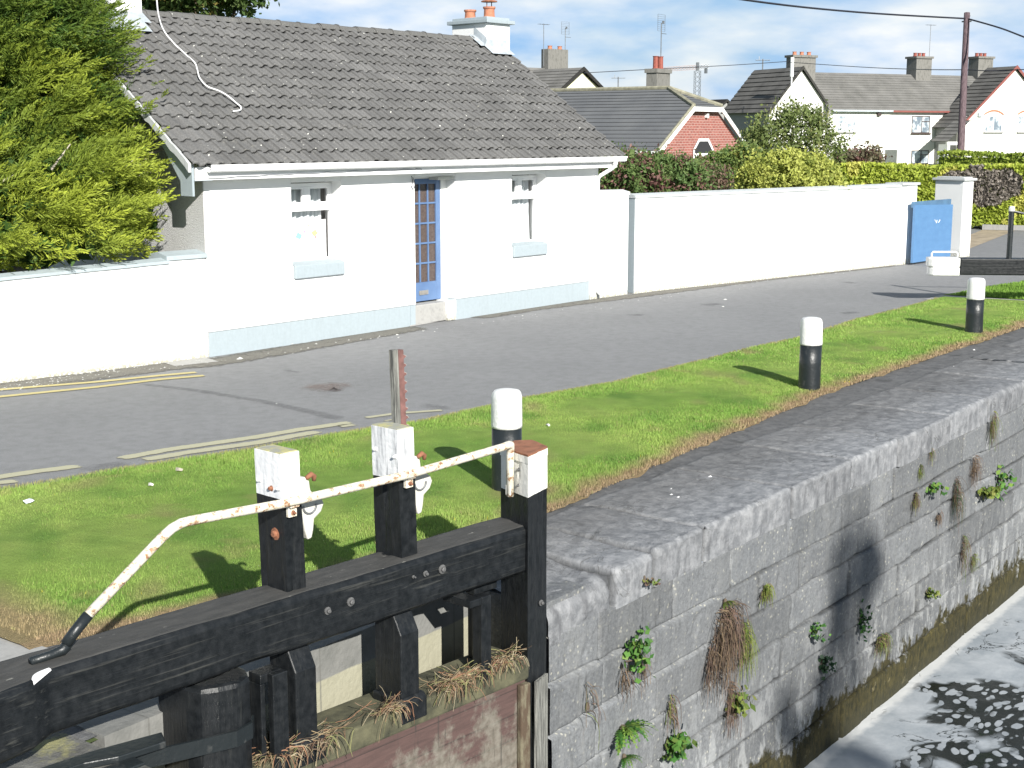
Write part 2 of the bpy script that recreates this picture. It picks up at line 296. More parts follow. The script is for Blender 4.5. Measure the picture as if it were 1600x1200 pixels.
# water with foam
m = NT('foamy_canal_water'); x, y, z = m.sep()
wc = m.noise(.55, 4, .5); co = m.map((1, 1, 1))
dn = m.n('ShaderNodeVectorMath', operation='ADD'); nz = m.n('ShaderNodeTexNoise'); m.l(m.co, nz.inputs[0]); nz.inputs['Scale'].default_value = 1.1; nz.inputs['Detail'].default_value = 3
sc3 = m.n('ShaderNodeVectorMath', operation='SCALE'); m.l(nz.outputs['Color'], sc3.inputs[0]); sc3.inputs['Scale'].default_value = .45; m.l(m.co, dn.inputs[0]); m.l(sc3.outputs[0], dn.inputs[1]); warp = dn.outputs[0]
cell = m.vor(5.5, co=m.map((1, 1.7, 1), rot=(0, 0, .5), src=warp), feat='DISTANCE_TO_EDGE'); blot = m.noise(5.5, 5, .6, co=m.map((1, 1.8, 1), rot=(0, 0, .4), src=warp))
band = m.ramp(m.math('ADD', y, m.math('MULTIPLY', m.math('SUBTRACT', m.noise(.62, 3, .5, 1.2), .5), 3.0)), 4.20, 4.36)
band = m.math('MAXIMUM', band, m.ramp(m.noise(.9, 2, .5, co=warp), .60, .64))
fil = m.ramp(m.math('ABSOLUTE', m.math('SUBTRACT', m.noise(1.0, 5, .6, 1.0, co=m.map((1, 1.4, 1))), .5)), .0, .012)
band = m.math('MULTIPLY', band, m.math('MAXIMUM', fil, m.ramp(m.noise(.8, 2), .47, .5)))
vc = m.n('ShaderNodeTexVoronoi', feature='SMOOTH_F1'); vc.inputs['Scale'].default_value = 6.5; vc.inputs['Smoothness'].default_value = .25; m.l(m.map((1, 1.9, 1), rot=(0, 0, .35), src=warp), vc.inputs[0])
blob = m.math('MULTIPLY', m.ramp(m.math('ADD', vc.outputs['Distance'], m.math('MULTIPLY', m.noise(14, 4, .6), .25)), .60, .52), m.ramp(m.noise(2.4, 3), .36, .44))
f = m.math('MAXIMUM', band, m.math('MULTIPLY', blob, .9))
edge = m.ramp(m.math('ADD', y, m.math('MULTIPLY', m.noise(9, 5), .12)), 4.92, 4.99)
fc = m.mix(m.ramp(m.noise(2.2, 7, .65, co=warp), .35, .7), (.25, .28, .31), (.40, .425, .45)); fc = m.mix(edge, fc, (.55, .56, .56))
m.col(m.mix(m.math('MAXIMUM', f, edge), (.008, .012, .012), fc)); m.rough(m.ramp(f, 0, 1, .12, .85)); m.b.inputs['Specular IOR Level'].default_value = .35; m.bump(m.math('ADD', m.noise(3, 4, .5), m.math('MULTIPLY', f, .4)), .35, .04); M['water'] = m.m
# gate timber
def blackwood(name, grain=(.45, 15, 15), pale=.25, a=(.008, .0095, .011), b=(.017, .019, .021), pc=(.10, .10, .09)):
    m = NT(name); g = m.noise(3.5, 7, .62, co=m.map(grain)); n = m.noise(20, 5, .6)
    c = m.mix(m.ramp(n, .35, .7), a, b); c = m.mix(m.math('MULTIPLY', m.ramp(g, .56, .72), pale), c, pc); m.col(c); m.rough(m.ramp(n, .3, .7, .32, .5)); m.b.inputs['Specular IOR Level'].default_value = .28
    m.bump(m.math('ADD', g, m.math('MULTIPLY', n, .15)), .35, .015); return m.m
M['black_x'] = blackwood('black_paint_on_long_grain', pale=.5); M['black_z'] = blackwood('black_paint_on_upright_grain', (12, 12, 1.2), .15)
m = NT('weathered_beam_top'); n = m.noise(4, 7, .65, co=m.map((1.5, 6, 6))); sp = m.math('MULTIPLY', m.ramp(m.noise(11, 4, .6, co=m.map((.8, 2, 1))), .67, .71), 1.)
c = m.mix(m.ramp(n, .3, .7), (.036, .036, .034), (.070, .068, .064)); c = m.mix(sp, c, (.24, .235, .21)); m.col(c); m.rough(.8); m.bump(m.noise(25, 5), .5, .01); M['beamtop'] = m.m
def paint_rust(name, base=(.70, .67, .58), amt=1., th=(.56, .64)):
    m = NT(name); n = m.noise(24, 7, .75); n2 = m.noise(40, 5)
    rc = m.mix(m.ramp(n2, .3, .7), (.20, .085, .04), (.38, .21, .11)); hal = m.ramp(n, th[0]-.08, th[0]+.02, 0, .5)
    c = m.mix(hal, base, (.66, .58, .38)); c = m.mix(m.math('MULTIPLY', m.ramp(n, *th), amt), c, rc); m.col(c); m.rough(.6); m.bump(n, .4, .01); return m.m
M['railpaint'] = paint_rust('rusting_cream_rail_paint', th=(.52, .60)); M['whiteiron'] = paint_rust('white_iron_paint', (.56, .55, .50), .7, (.64, .7)); M['rust'] = simple('rust', (.26, .11, .06), .85, .35, 14, .5); M['rusty_rack'] = simple('rusty_toothed_rack', (.17, .085, .075), .8, .3, 20, .3)
M['whitewood'] = streaked('weathered_white_paint_on_wood', (.74, .75, .76), (.24, .25, .27), .7, .75, .5, (16, 16, 1.6), (.50, .66)); M['whitepost'] = streaked('white_paint_on_oak', (.80, .79, .74), (.30, .26, .2), .65, .5, .4, (16, 16, 1.4), (.58, .72))
M['mossy_top'] = streaked('lichened_end_grain', (.33, .33, .28), (.46, .43, .20), .9, .9, .5, (5, 5, 5), (.45, .6)); M['whitegloss'] = streaked('thick_white_bollard_paint', (.76, .76, .75), (.46, .46, .43), .4, .5, .6, (4, 4, 2), (.56, .74))
M['bollard_black'] = streaked('thick_black_bollard_paint', (.014, .018, .020), (.10, .10, .095), .4, .5, .4, (5, 5, 3), (.60, .72))
m = NT('red_brown_planks_limestained'); x, y, z = m.sep(); n = m.noise(3, 8, .7); g = m.noise(4, 6, .6, co=m.map((1, 10, 10)))
c = m.mix(m.ramp(g, .3, .7), (.060, .037, .033), (.105, .062, .055)); fr2 = m.math('FRACT', m.math('MULTIPLY', z, 6.1)); c = m.mix(m.ramp(fr2, .0, .07, .85, 0), c, (.02, .017, .015))
ls = m.ramp(m.math('ADD', n, m.ramp(z, -.45, -.75, -.08, .12)), .50, .60); c = m.mix(m.math('MULTIPLY', ls, .55), c, m.mix(m.ramp(m.noise(22, 6), .35, .65), (.27, .265, .22), (.13, .13, .10)))
dr = m.noise(3, 6, .6, co=m.map((14, 14, 1))); c = m.mix(m.math('MULTIPLY', m.ramp(dr, .6, .68), .6), c, (.03, .028, .025)); m.col(c); m.rough(.9); m.bump(n, .5, .02); M['planks'] = m.m
m = NT('damp_mossy_rail'); n = m.noise(7, 7, .65); m.col(m.mix(m.ramp(n, .35, .65), (.035, .036, .022), (.11, .105, .06))); m.rough(.9); m.bump(n, .6, .02); M['mossrail'] = m.m
m = NT('bare_grey_timber'); n = m.noise(4, 7, .65, co=m.map((18, 18, 1))); m.col(m.mix(m.ramp(n, .38, .62), (.07, .07, .065), (.30, .30, .27))); m.rough(.9); m.bump(n, .8, .02); M['greytimber'] = m.m
M['mottle'] = streaked('mottled_brown_timber', (.08, .055, .035), (.18, .165, .11), .9, .8, .4, (6, 6, 2), (.45, .6))
m = NT('lichened_quoin_stone'); n = m.noise(5, 8, .7); c = m.mix(m.ramp(n, .35, .65), (.06, .06, .056), (.17, .17, .16)); c = m.mix(m.ramp(m.noise(3, 6, .7), .55, .66), c, (.26, .25, .12)); c = m.mix(m.ramp(m.noise(4, 8, .7, 1), .42, .34), c, (.03, .03, .028)); m.col(c); m.rough(.95); m.bump(n, .8, .04); M['quoin_stone'] = m.m
M['chalk'] = simple('rubbed_white_paint', (.8, .8, .8), .6, .05, 5, .1)
LEAF = vcol('leaf', .55, .30); SPRAY = vcol('conifer_spray', .6, .25); GRASSB = vcol('grass_blade', .6, .35, .2); DRY = vcol('dry_stalk', .8, .1, .1)
m = NT('turf'); a = m.n('ShaderNodeVertexColor', layer_name='Col').outputs[0]; n = m.noise(22, 7, .7); n2 = m.noise(90, 4, .7)
m.col(m.mix(m.ramp(n2, .35, .7), m.mix(1, a, (.75, .75, .68), 'MULTIPLY'), a)); m.rough(.95); m.b.inputs['Specular IOR Level'].default_value = .1; m.bump(m.math('ADD', n, n2), .9, .03); M['turf'] = m.m
M['earth'] = simple('rough_field', (.09, .13, .04), .95, .3, .3, .3, 5); M['bark'] = simple('bark', (.11, .085, .06), .95, .3, 9, .6, 20)

# ================================================================== SETTING: ground
g = MB(); g.quad((-200, 5.6, -.03), (900, 5.6, -.03), (900, 900, -.03), (-200, 900, -.03)).quad((-200, -300, -.03), (900, -300, -.03), (900, -6, -.03), (-200, -6, -.03)); g.quad((-200, -6, -.03), (900, -6, -.03), (900, -6, -4), (-200, -6, -4))
tag(g.build('ground', M['earth']), kind='structure')
g = MB(); g.quad((-60, -6, -2.75), (120, -6, -2.75), (120, 5.8, -2.75), (-60, 5.8, -2.75)); tag(g.build('water', M['water']), kind='structure')
# road sheet (asphalt), runs past the houses and out to the right
g = MB(); g.add([(-30, 9.5, -.012), (5, 9.5, -.012), (9, 8.5, -.012), (16, 8, -.012), (26, 7.4, -.012), (34, 6, -.012), (60, 4.5, -.012), (60, 22, -.012), (46, 15.8, -.012), (36, 14.5, -.012), (32, 14.8, -.012), (12, 16, -.012), (-30, 24, -.012)], [tuple(range(13))])
tag(g.build('road', M['asphalt']), kind='structure')
NEDGE = [(-8, 10.6)]+[(lambda p: (p.x, p.y))(at_z(px, py)) for px, py in ((-60, 774), (0, 765), (100, 750), (175, 736), (250, 725), (400, 701), (450, 692), (575, 671), (650, 661), (750, 640), (822, 623), (960, 599), (1000, 589), (1150, 551), (1247, 529), (1337, 501), (1431, 477), (1476, 463))]
SEDGE = [(4.6, 6.9), (5.2, 6.7), (6.5, 6.3), (8.9, 6.2), (12, 6.42), (15.3, 6.6), (21.8, 6.5), (25.6, 6.6)]
def interp(pl, x): return np.interp(x, [p[0] for p in pl], [p[1] for p in pl])
def grass_colour(X, Y):
    P = np.stack([X, Y, np.zeros_like(X)], 1)
    ds = Y-interp(SEDGE, X); dn_ = interp(NEDGE, X)-Y; dl = (X-4.75)+(Y-7)*-.1
    dry = np.clip(1.05-(ds+vn(P, 3.1)*.10+vn(P, 9)*.05-.05)/.22, 0, 1)
    dry = np.maximum(dry, np.clip(1-(dn_+vn(P, 5)*.05)/.09, 0, 1)*.7); dry = np.maximum(dry, np.clip(1-(dl+vn(P, 3)*.12-.1)/.25, 0, 1)*.9)
    for bx in (9.17, 15.11, 20.95): dry = np.maximum(dry, np.clip(1.2-np.hypot((X-bx-.05)*.8, Y-6.62+vn(P, 6)*.05)/.30, 0, 1))
    dry = np.maximum(dry, np.clip(vn(P, 1.9, 4)*1.1-.62, 0, .55))
    g1 = np.array([.20, .335, .07]); g2 = np.array([.30, .405, .105]); g3 = np.array([.14, .265, .055]); t = np.clip(.5+vn(P, 1.1, 2)*.5+vn(P, 7, 3)*.25, 0, 1)[:, None]
    c = g1*(1-t)+g2*t; t3 = np.clip(vn(P, 2.7, 9)*1.2-.2, 0, .8)[:, None]; c = c*(1-t3)+g3*t3
    fz = fbm(P, 9, 3, 3, .7); c = c*(1.06+.14*fz[:, None]); k_ = np.clip(fbm(P, 3.2, 11, 3)*2.2-1.3, 0, .45)[:, None]; c = c*(1-k_)+np.array([.33, .33, .13])*k_
    d = dry[:, None]; return c*(1-d)+np.array([.36, .27, .165])*d, dry
xs = np.concatenate([np.arange(4.6, 14, .05), np.arange(14, 25.5, .1)]); T = np.linspace(0, 1, 60)
X = np.repeat(xs, 60); Tt = np.tile(T, len(xs)); P0 = np.stack([X, X*0, X*0], 1)
Y = interp(SEDGE, X)*(1-Tt)+interp(NEDGE, X)*Tt; e = np.where((Tt == 0) | (Tt == 1), 1, 0); Y = Y+e*(vn(P0, 4)*.05+vn(P0, 11)*.03)
Pg = np.stack([X, Y, np.full_like(X, .012)], 1); Pg[:, 2] += vn(Pg, 2.0)*.012+np.sin(Tt*np.pi)*.03
ends = (Tt == 0) | (Tt == 1); Pg[ends, 2] = -.006
cg, _ = grass_colour(X, Y)
tag(np_mesh('lawn', Pg, grid_faces(len(xs), 60)[:, ::-1], M['turf'], col=cg, smooth=True), kind='structure')
# blades
def blades(n, x0, x1, hgt, wid):
    X = RNG.uniform(x0, x1, n); s = interp(SEDGE, X); e = interp(NEDGE, X); Y = s-.04+(e-s+.06)*RNG.random(n)
    # skip what the beam and posts stand on
    c, dry = grass_colour(X, Y); keep = RNG.random(n) > dry*.45; X, Y, c, dry = X[keep], Y[keep], c[keep], dry[keep]; n = len(X)
    P = np.stack([X, Y, X*0], 1); h = hgt*(.5+RNG.random(n)*.8)*(1+.5*vn(P, 1.6, 5)); h = h*(1-.7*dry)
    a = RNG.random(n)*6.283; l = RNG.random(n)*.9*h+dry*h*.8; b = RNG.random(n)*6.283
    z0 = np.full(n, .012)+.02
    dx, dy = np.cos(a)*wid/2, np.sin(a)*wid/2
    V = np.empty((n, 3, 3)); V[:, 0] = np.stack([X-dx, Y-dy, z0-.02], 1); V[:, 1] = np.stack([X+dx, Y+dy, z0-.02], 1); V[:, 2] = np.stack([X+np.cos(b)*l, Y+np.sin(b)*l, z0+h], 1)
    c = c*RNG.uniform(.75, 1.35, (n, 1)); yel = (RNG.random(n) < .05)[:, None]; c = np.where(yel, np.array([.40, .37, .17]), c); dnd = (RNG.random(n) < .0006)[:, None]; c = np.where(dnd, np.array([.75, .6, .05]), c)
    return V.reshape(-1, 3), np.repeat(c, 3, 0)
bl = [blades(190000, 4.7, 10.5, .016, .006), blades(130000, 10.5, 16, .018, .010), blades(70000, 16, 25.1, .02, .018)]
V = np.concatenate([b[0] for b in bl]); C = np.concatenate([b[1] for b in bl])
tag(np_mesh('grass', V, np.arange(len(V)).reshape(-1, 3), GRASSB, col=C), 'short mown green grass between the road and the lock wall', 'grass', kind='stuff')
# far grass right of the path strip
g = MB(); g.add([(25.9, 9.1, .0), (26.0, 7.5, .0), (27.5, 4.9, 0), (40, 4.9, 0), (38, 7.3, 0), (32, 8.2, .0), (28.2, 8.7, 0)], [tuple(range(7))]); o = g.build('grass_bank', M['turf'])
me = o.data; a = me.color_attributes.new('Col', 'FLOAT_COLOR', 'POINT'); a.data.foreach_set('color', np.tile([.20, .34, .06, 1], len(me.vertices)).astype(np.float32)); tag(o, kind='structure')
def bank_blades():
    n = 26000; X = RNG.uniform(26, 32, n); Y = RNG.uniform(5, 8.9, n); k = (Y < 9.1-(X-25.9)*.16); X = X[k]; Y = Y[k]; n = len(X); a = RNG.random(n)*6.28; V = np.empty((n, 3, 3)); w_ = .014
    V[:, 0] = np.stack([X-np.cos(a)*w_, Y-np.sin(a)*w_, X*0], 1); V[:, 1] = np.stack([X+np.cos(a)*w_, Y+np.sin(a)*w_, X*0], 1); V[:, 2] = np.stack([X, Y, X*0+.05], 1)
    return V.reshape(-1, 3), np.repeat(np.array([.20, .34, .06])*RNG.uniform(.7, 1.3, (n, 1)), 3, 0)
V, C = bank_blades(); tag(np_mesh('grass', V, np.arange(len(V)).reshape(-1, 3), GRASSB, col=C), 'green grass beyond the concrete strip, right of the white tipped beam', 'grass', kind='stuff')
g = MB(); g.add([(24.95, 9.1, -.002), (24.9, 6.2, -.002), (25.8, 5, -.002), (26.9, 5, -.002), (25.9, 7.5, -.002), (25.8, 9.1, -.002)], [tuple(range(6))]); tag(g.build('path', M['concrete']), kind='structure')
# dry grass and verge strip at the foot of the far hedge, pale side road
g = MB(); g.quad((36, 12.2, -.006), (70, 17.5, -.006), (70, 19.0, -.006), (36, 13.0, -.006)); tag(g.build('verge', simple('sandy_verge', (.33, .27, .19), .95, .3, 3)), kind='structure')

def sheet(name, poly_in, z, mat, soft=None, label=None):   # polygon sheet with an alpha edge driven by Col
    pass
def ribbon(name, pl, wid, z, mat, n=60, jitter=.0, kind='structure', rows=7):
    P = [Vector((p[0], p[1], 0)) for p in pl]; d = [0]
    for i in range(1, len(P)): d.append(d[-1]+(P[i]-P[i-1]).length)
    ss = np.linspace(0, d[-1], n); xs_ = np.interp(ss, d, [p.x for p in P]); ys_ = np.interp(ss, d, [p.y for p in P])
    tx = np.gradient(xs_); ty = np.gradient(ys_); ln_ = np.hypot(tx, ty); nx, ny = -ty/ln_, tx/ln_
    wd = wid if np.isscalar(wid) else np.interp(ss, np.linspace(0, d[-1], len(wid)), wid)
    V = []; C = []
    for j in range(rows):
        t = j/(rows-1)*2-1; off = t*wd/2*(1+RNG.normal(0, jitter, n) if jitter else 1)
        V.append(np.stack([xs_+nx*off, ys_+ny*off, np.full(n, z)], 1)); e = np.clip((1-abs(t))*2.2, 0, 1)*np.clip(np.minimum(ss, d[-1]-ss)/max(wid if np.isscalar(wid) else max(wid), 1e-3)*2, 0, 1); C.append(np.repeat(e[:, None], 3, 1) if hasattr(e, '__len__') else np.full((n, 3), e))
    V = np.stack(V, 1).reshape(-1, 3); C = np.stack(C, 1).reshape(-1, 3)
    return tag(np_mesh(name, V, grid_faces(n, rows)[:, ::-1], mat, col=C), kind=kind)
def gz(x, y): p = at_z(x, y, 0); return (p.x, p.y)
# yellow lines (near pair, far pair), painted pole shadow, tar and dirt
def offpl(pl, o): return [(p[0], p[1]+o) for p in pl]
n1p = [gz(-60, 754), gz(0, 744), gz(60, 735), gz(127, 727)]; ribbon('road_marking', n1p, .17, -.004, M['yellow_old'])
ribbon('road_marking', [gz(-60, 764), gz(0, 753), gz(28, 750)], .15, -.004, M['yellow_old'])
ribbon('road_marking', [gz(185, 716), gz(260, 702), gz(400, 682), gz(470, 670), gz(550, 659)], .17, -.004, M['yellow_old'])
ribbon('road_marking', [gz(222, 718), gz(300, 705), gz(400, 691), gz(500, 673)], .17, -.004, M['yellow_old'])
ribbon('road_marking', [gz(528, 666), gz(556, 662)], .13, -.004, M['yellow_old'], 20); ribbon('road_marking', [gz(570, 652), gz(620, 645), gz(692, 640)], .10, -.004, M['yellow_old'])
ribbon('road_marking', [gz(600, 657), gz(640, 651)], .05, -.004, M['yellow_old'], 20)
ribbon('road_marking', [gz(-60, 616), gz(0, 608), gz(150, 596), gz(250, 586), gz(306, 581)], .12, -.004, M['yellow']); ribbon('road_marking', [gz(-60, 627), gz(0, 619), gz(150, 604), gz(250, 592), gz(319, 586)], .12, -.004, M['yellow'])
ribbon('tar_seam', [gz(215, 598), gz(300, 608), gz(400, 624), gz(480, 641), gz(540, 655)], [.16, .2, .2, .24, .3], -.007, M['tar'])  # cast shadow of a pole, painted on the road as a dark strip
ribbon('tar_seam', offpl(NEDGE[1:12], .06), .22, -.0075, M['tar'], 200)
ribbon('road_patch', [gz(110, 738), gz(160, 730), gz(230, 722)], .5, -.0065, M['tar'])
for a_, b_, w_ in (((975, 493), (1015, 490), .35), ((1090, 477), (1135, 473), .4), ((1310, 442), (1345, 440), .5), ((1310, 490), (1345, 486), .3), ((430, 582), (475, 576), .5), ((650, 640), (710, 630), .5)):
    ribbon('road_patch', [gz(*a_), gz((a_[0]+b_[0])/2, (a_[1]+b_[1])/2), gz(*b_)], w_, -.006, M['tar'], 24)
ribbon('road_patch', [gz(455, 612), gz(520, 603), gz(575, 606)], .8, -.0065, M['redstain'], 30)
ribbon('gutter_dirt', [gz(-80, 612), gz(0, 603), gz(120, 590), gz(262, 572), gz(330, 566), gz(500, 537), gz(640, 512), gz(660, 508)], .75, -.0055, M['dirt'], 200)
ribbon('gutter_dirt', [gz(735, 497), gz(830, 482), gz(925, 470), gz(990, 462), gz(1200, 435), gz(1400, 413)], .55, -.0055, M['dirt'], 200)
ribbon('concrete_patch', [gz(262, 568), gz(330, 561)], .45, -.003, M['concrete'], 20)
# concrete pad bottom left
g = MB(); g.add([(-6, 6.19, -.001), (4.72, 6.19, -.001), (4.68, 6.9, -.001), (4.72, 7.5, -.001), (4.2, 9.4, -.001), (3, 10.4, -.001), (-6, 10.6, -.001)], [tuple(range(7))]); tag(g.build('pavement', M['concrete']), kind='structure')
# litter and stones on road and grass
g = MB()
def pebble(g, x, y, z, s):
    vs = []; 
    for i in range(6):
        a = i*1.047+random.random()*.4; r = s*random.uniform(.6, 1.1); vs.append((x+math.cos(a)*r, y+math.sin(a)*r*.6, z))
    vs.append((x, y, z+s*.35)); g.add(vs, [(i, (i+1) % 6, 6) for i in range(6)])
for (px, py, s) in [(172, 575, .05), (181, 574, .04), (120, 580, .025), (110, 582, .025), (128, 580, .02), (220, 570, .02), (235, 568, .02), (375, 560, .07), (455, 537, .06), (494, 537, .03), (545, 531, .03), (620, 523, .04), (432, 630, .018), (1133, 468, .06), (1130, 479, .05)]:
    p = at_z(px, py, 0); pebble(g, p.x, p.y, -.004, s)
for i in range(160):
    t = random.random(); x = 9.5+t*3.2; y = 14.75-t*.25-random.random()**2*.5; pebble(g, x, y, -.004, random.uniform(.006, .02))
for i in range(90):
    x = random.uniform(12.8, 31); y = 14.2-(x-12.8)*.09-random.random()**2*.5-.05; pebble(g, x, y, -.004, random.uniform(.008, .025))
tag(g.build('gravel', simple('pale_chips', (.5, .5, .48), .9)), 'pale stone chips and flakes of paint along the foot of the white walls', 'gravel', kind='stuff')
g = MB()
for (px, py, s) in [(1110, 745, .03), (1049, 765, .028), (1060, 777, .022), (1049, 773, .02), (916, 775, .01), (1522, 547, .03), (1490, 573, .025)]: p = at_z(px, py, 0); pebble(g, p.x, p.y, .002, s)
tag(g.build('droppings', simple('white_splashes', (.8, .8, .78), .9)), 'small white bird droppings spotted on the stone lock side', 'droppings', kind='stuff')
def leafbit(px, py, s, col, label, name='litter', cat='litter'):
    p = at_z(px, py, 0); g = MB(); n = 8
    vs = [(math.cos(i*math.pi/4)*s, math.sin(i*math.pi/4)*s*.6, .03+.01*math.sin(i*2.1)) for i in range(8)]+[(0, 0, .05)]
    g.add(vs, [(i, (i+1) % 8, 8) for i in range(8)]); o = g.build(name, simple(name+'_m', col, .6)); o.location = (p.x, p.y, .02); o.rotation_euler = (.2, .1, px); return tag(o, label, cat)
leafbit(44, 792, .055, (.7, .76, .82), 'crumpled pale blue scrap of litter on the grass at far left')
leafbit(281, 742, .05, (.42, .38, .30), 'dull brown fallen leaf on grass above the bend of the handrail', 'fallen_leaf', 'leaf')
leafbit(237, 766, .035, (.7, .68, .62), 'small whitish leaf left of the brown one on the grass', 'fallen_leaf', 'leaf')
leafbit(855, 672, .04, (.68, .68, .62), 'pale leaf on the grass right of the nearest round bollard', 'fallen_leaf', 'leaf')
# ================================================================== LOCK WALL
def joint_rows():
    rows = [(-.28, -.63), (-.63, -.98), (-.98, -1.33), (-1.33, -1.68), (-1.68, -2.03), (-2.03, -2.38), (-2.38, -2.95)]
    out = []; rr = random.Random(3)
    for r in rows:
        js = [7.0]; 
        while js[-1] < 27: js.append(js[-1]+rr.uniform(.62, 1.35))
        js = js[1:]; out.append((r, np.array(js), [(rr.uniform(-.016, .016), rr.uniform(.80, 1.16), rr.uniform(-.012, .012)) for _ in js]+[(0, 1, 0)]))
    return out
ROWS = joint_rows()
lw = empty('lock_wall', (7.2, 5, -2.75), 0, 'long grey limestone lock wall streaked with lime above the foaming water', 'wall')
def wall_face(xs, zs, name):
    X, Z = np.meshgrid(xs, zs, indexing='ij'); X = X.ravel(); Z = Z.ravel(); P = np.stack([X, Z*0+5, Z], 1)
    off = np.zeros_like(X); tint = np.ones_like(X); jd = np.full_like(X, 9.)
    wx = X+fbm(P, 5, 1, 3)*.014; wz = Z+fbm(P, 1.3, 3, 4)*.016
    for (zt, zb), js, pr_ in ROWS:
        m_ = (wz <= zt) & (wz > zb); k = np.searchsorted(js, wx[m_]); a = np.array([p[0] for p in pr_]); b = np.array([p[1] for p in pr_]); off[m_] = a[k]; tint[m_] = b[k]
        dj = np.min(np.abs(wx[m_][:, None]-js[None, :]), 1); dz = np.minimum(zt-wz[m_], wz[m_]-zb); jd[m_] = np.minimum(dj*1.3, dz)
    jd = np.minimum(jd, 9); open_ = np.clip(.45+fbm(P, 2.2, 8, 3)*.9, .1, 1)
    gr = np.clip(1.25-jd/(.006+.011*open_), 0, 1); rd = np.clip(1-jd/.03, 0, 1)**2*.007
    depth = off-gr*(.05+.03*open_)+fbm(P, 1.6, 1, 3)*.010+fbm(P*np.array([1, 1, .6]), 9, 2, 5, .6)*.0045-np.clip(fbm(P, 7, 6, 3)-.62, 0, 1)*.04
    Y = 5-depth; V = np.stack([X-7.2, Y-5, Z+2.75], 1); lime = np.clip(fbm(P, .9, 12, 3)*1.8, -1, 1); jb = np.clip(1-jd/.022, 0, 1); tint = tint*(1-np.clip(1.35-jd/(.008+.010*open_), 0, 1)*.9*np.clip(1.0-lime, .15, 1)+jb*np.clip(lime-.45, 0, 1)*1.2)
    o = np_mesh(name, V, grid_faces(len(xs), len(zs)), M['stone'], lw, col=np.repeat(tint[:, None], 3, 1)*np.array([1, 1, 1.0]), smooth=True); return o
o = wall_face(np.concatenate([np.arange(7.2, 11.5, .0135), np.arange(11.5, 18.5, .02), np.arange(18.5, 27.01, .1)]), np.arange(-2.95, -.269, .0155), 'masonry_face')
# object coords of the parts are offset, so give materials world-like coords through the mesh itself
def coping():
    blocks = [7.2, 7.97, 8.50, 9.24, 10.75, 12.0, 13.15, 14.6, 15.85, 17.2, 18.5, 20, 21.4, 23, 24.5, 26, 27]
    props = [(-.075, .13, .02), (-.030, .045, .0), (-.006, .035, -.006), (0, .025, -.016), (.004, .025, -.030), (.01, .035, -.018), (.0, .025, -.032), (.008, .035, -.02), (.006, .05, -.026), (.01, .04, -.018)]+[(.006, .06, -.022)]*8
    xs = np.concatenate([np.arange(7.2, 12, .014), np.arange(12, 18.6, .022), np.arange(18.6, 27, .1)]); bx = np.array(blocks); k = np.clip(np.searchsorted(bx, xs+np.sin(xs*30)*.004)-1, 0, len(props)-1)
    pz = np.array([p[0] for p in props])[k]; prr = np.array([p[1] for p in props])[k]; py = np.array([p[2] for p in props])[k]
    w_ = .05
    # soften changes between neighbouring blocks
    na = 24; nt_ = 46; nf = 20; U = []
    V = []; T_ = []
    dj = np.min(np.abs(xs[:, None]-bx[None, 1:-1]), 1)
    for j in range(na+nt_+nf):
        if j < nt_:
            t = 1-j/(nt_-1); y = 5+prr+(1.15-prr)*t**1.25; z = np.zeros_like(xs); nrm = (0, 1)
            ny, nz = np.zeros_like(xs), np.ones_like(xs)
        elif j < nt_+na:
            a = (j-nt_+1)/na*math.pi/2; y = 5+prr-prr*math.sin(a); z = -prr+prr*math.cos(a); ny, nz = np.full_like(xs, -math.sin(a)), np.full_like(xs, math.cos(a))
        else:
            t = (j-nt_-na+1)/nf; y = np.full_like(xs, 5.); z = -prr+(-.285+prr)*t; ny, nz = -np.ones_like(xs), np.zeros_like(xs)
        y = y+0*xs; P = np.stack([xs, y, z], 1); d = fbm(P, 1.8, 2, 3)*.007+fbm(P, 9, 4, 4, .5)*.0016
        fade = np.clip((y-5.15)/.9, 0, 1) ; gr = np.clip(1.2-dj/.016, 0, 1)*(1-fade*.5)
        lay = np.floor(np.clip(fbm(P*np.array([1, 2.2, 1]), 1.9, 5, 5)*2.4+1.5, 0, 3))*.0055
        d = d-gr*.04+lay-np.clip(1-dj/.06, 0, 1)**2*.014
        zz = z+nz*d+pz*(1-np.clip((y-5.3)/.5, 0, 1)); yy = y+ny*d+py*(1-np.clip((y-5.1)/.3, 0, 1))
        if j == 0: zz = zz*0-.02
        V.append(np.stack([xs-7.2, yy-5, zz+2.75], 1)); T_.append((1-gr*.65)*np.array([.92, 1.08, .96, 1.05, .94, 1.1, .95, 1.04, .9, 1.06, .97, 1.03, .95, 1.05, 1, 1, 1, 1])[k])
    V = np.stack(V, 1).reshape(-1, 3); T_ = np.stack(T_, 1).reshape(-1); n = na+nt_+nf
    return V, grid_faces(len(xs), n), T_
V, Fq, T_ = coping(); np_mesh('coping', V, Fq, M['stone_top'], lw, col=np.repeat(T_[:, None], 3, 1), smooth=True)
# the wall parts sit in wall-local coordinates: shift texture coords back to world
for nm in ('stone', 'stone_top'):
    t = M[nm].node_tree; tcn = [n for n in t.nodes if n.type == 'TEX_COORD'][0]; geo = t.nodes.new('ShaderNodeNewGeometry')
    for l in list(tcn.outputs['Object'].links): t.links.new(geo.outputs['Position'], l.to_socket)
g = MB(); g.box(-.0, .5, 0.06, .62, -.2, 2.68); g.build('quoin', M['stone'], lw)
me = bpy.data.objects['quoin'].data; a = me.color_attributes.new('Col', 'FLOAT_COLOR', 'POINT'); a.data.foreach_set('color', np.ones(len(me.vertices)*4, dtype=np.float32))
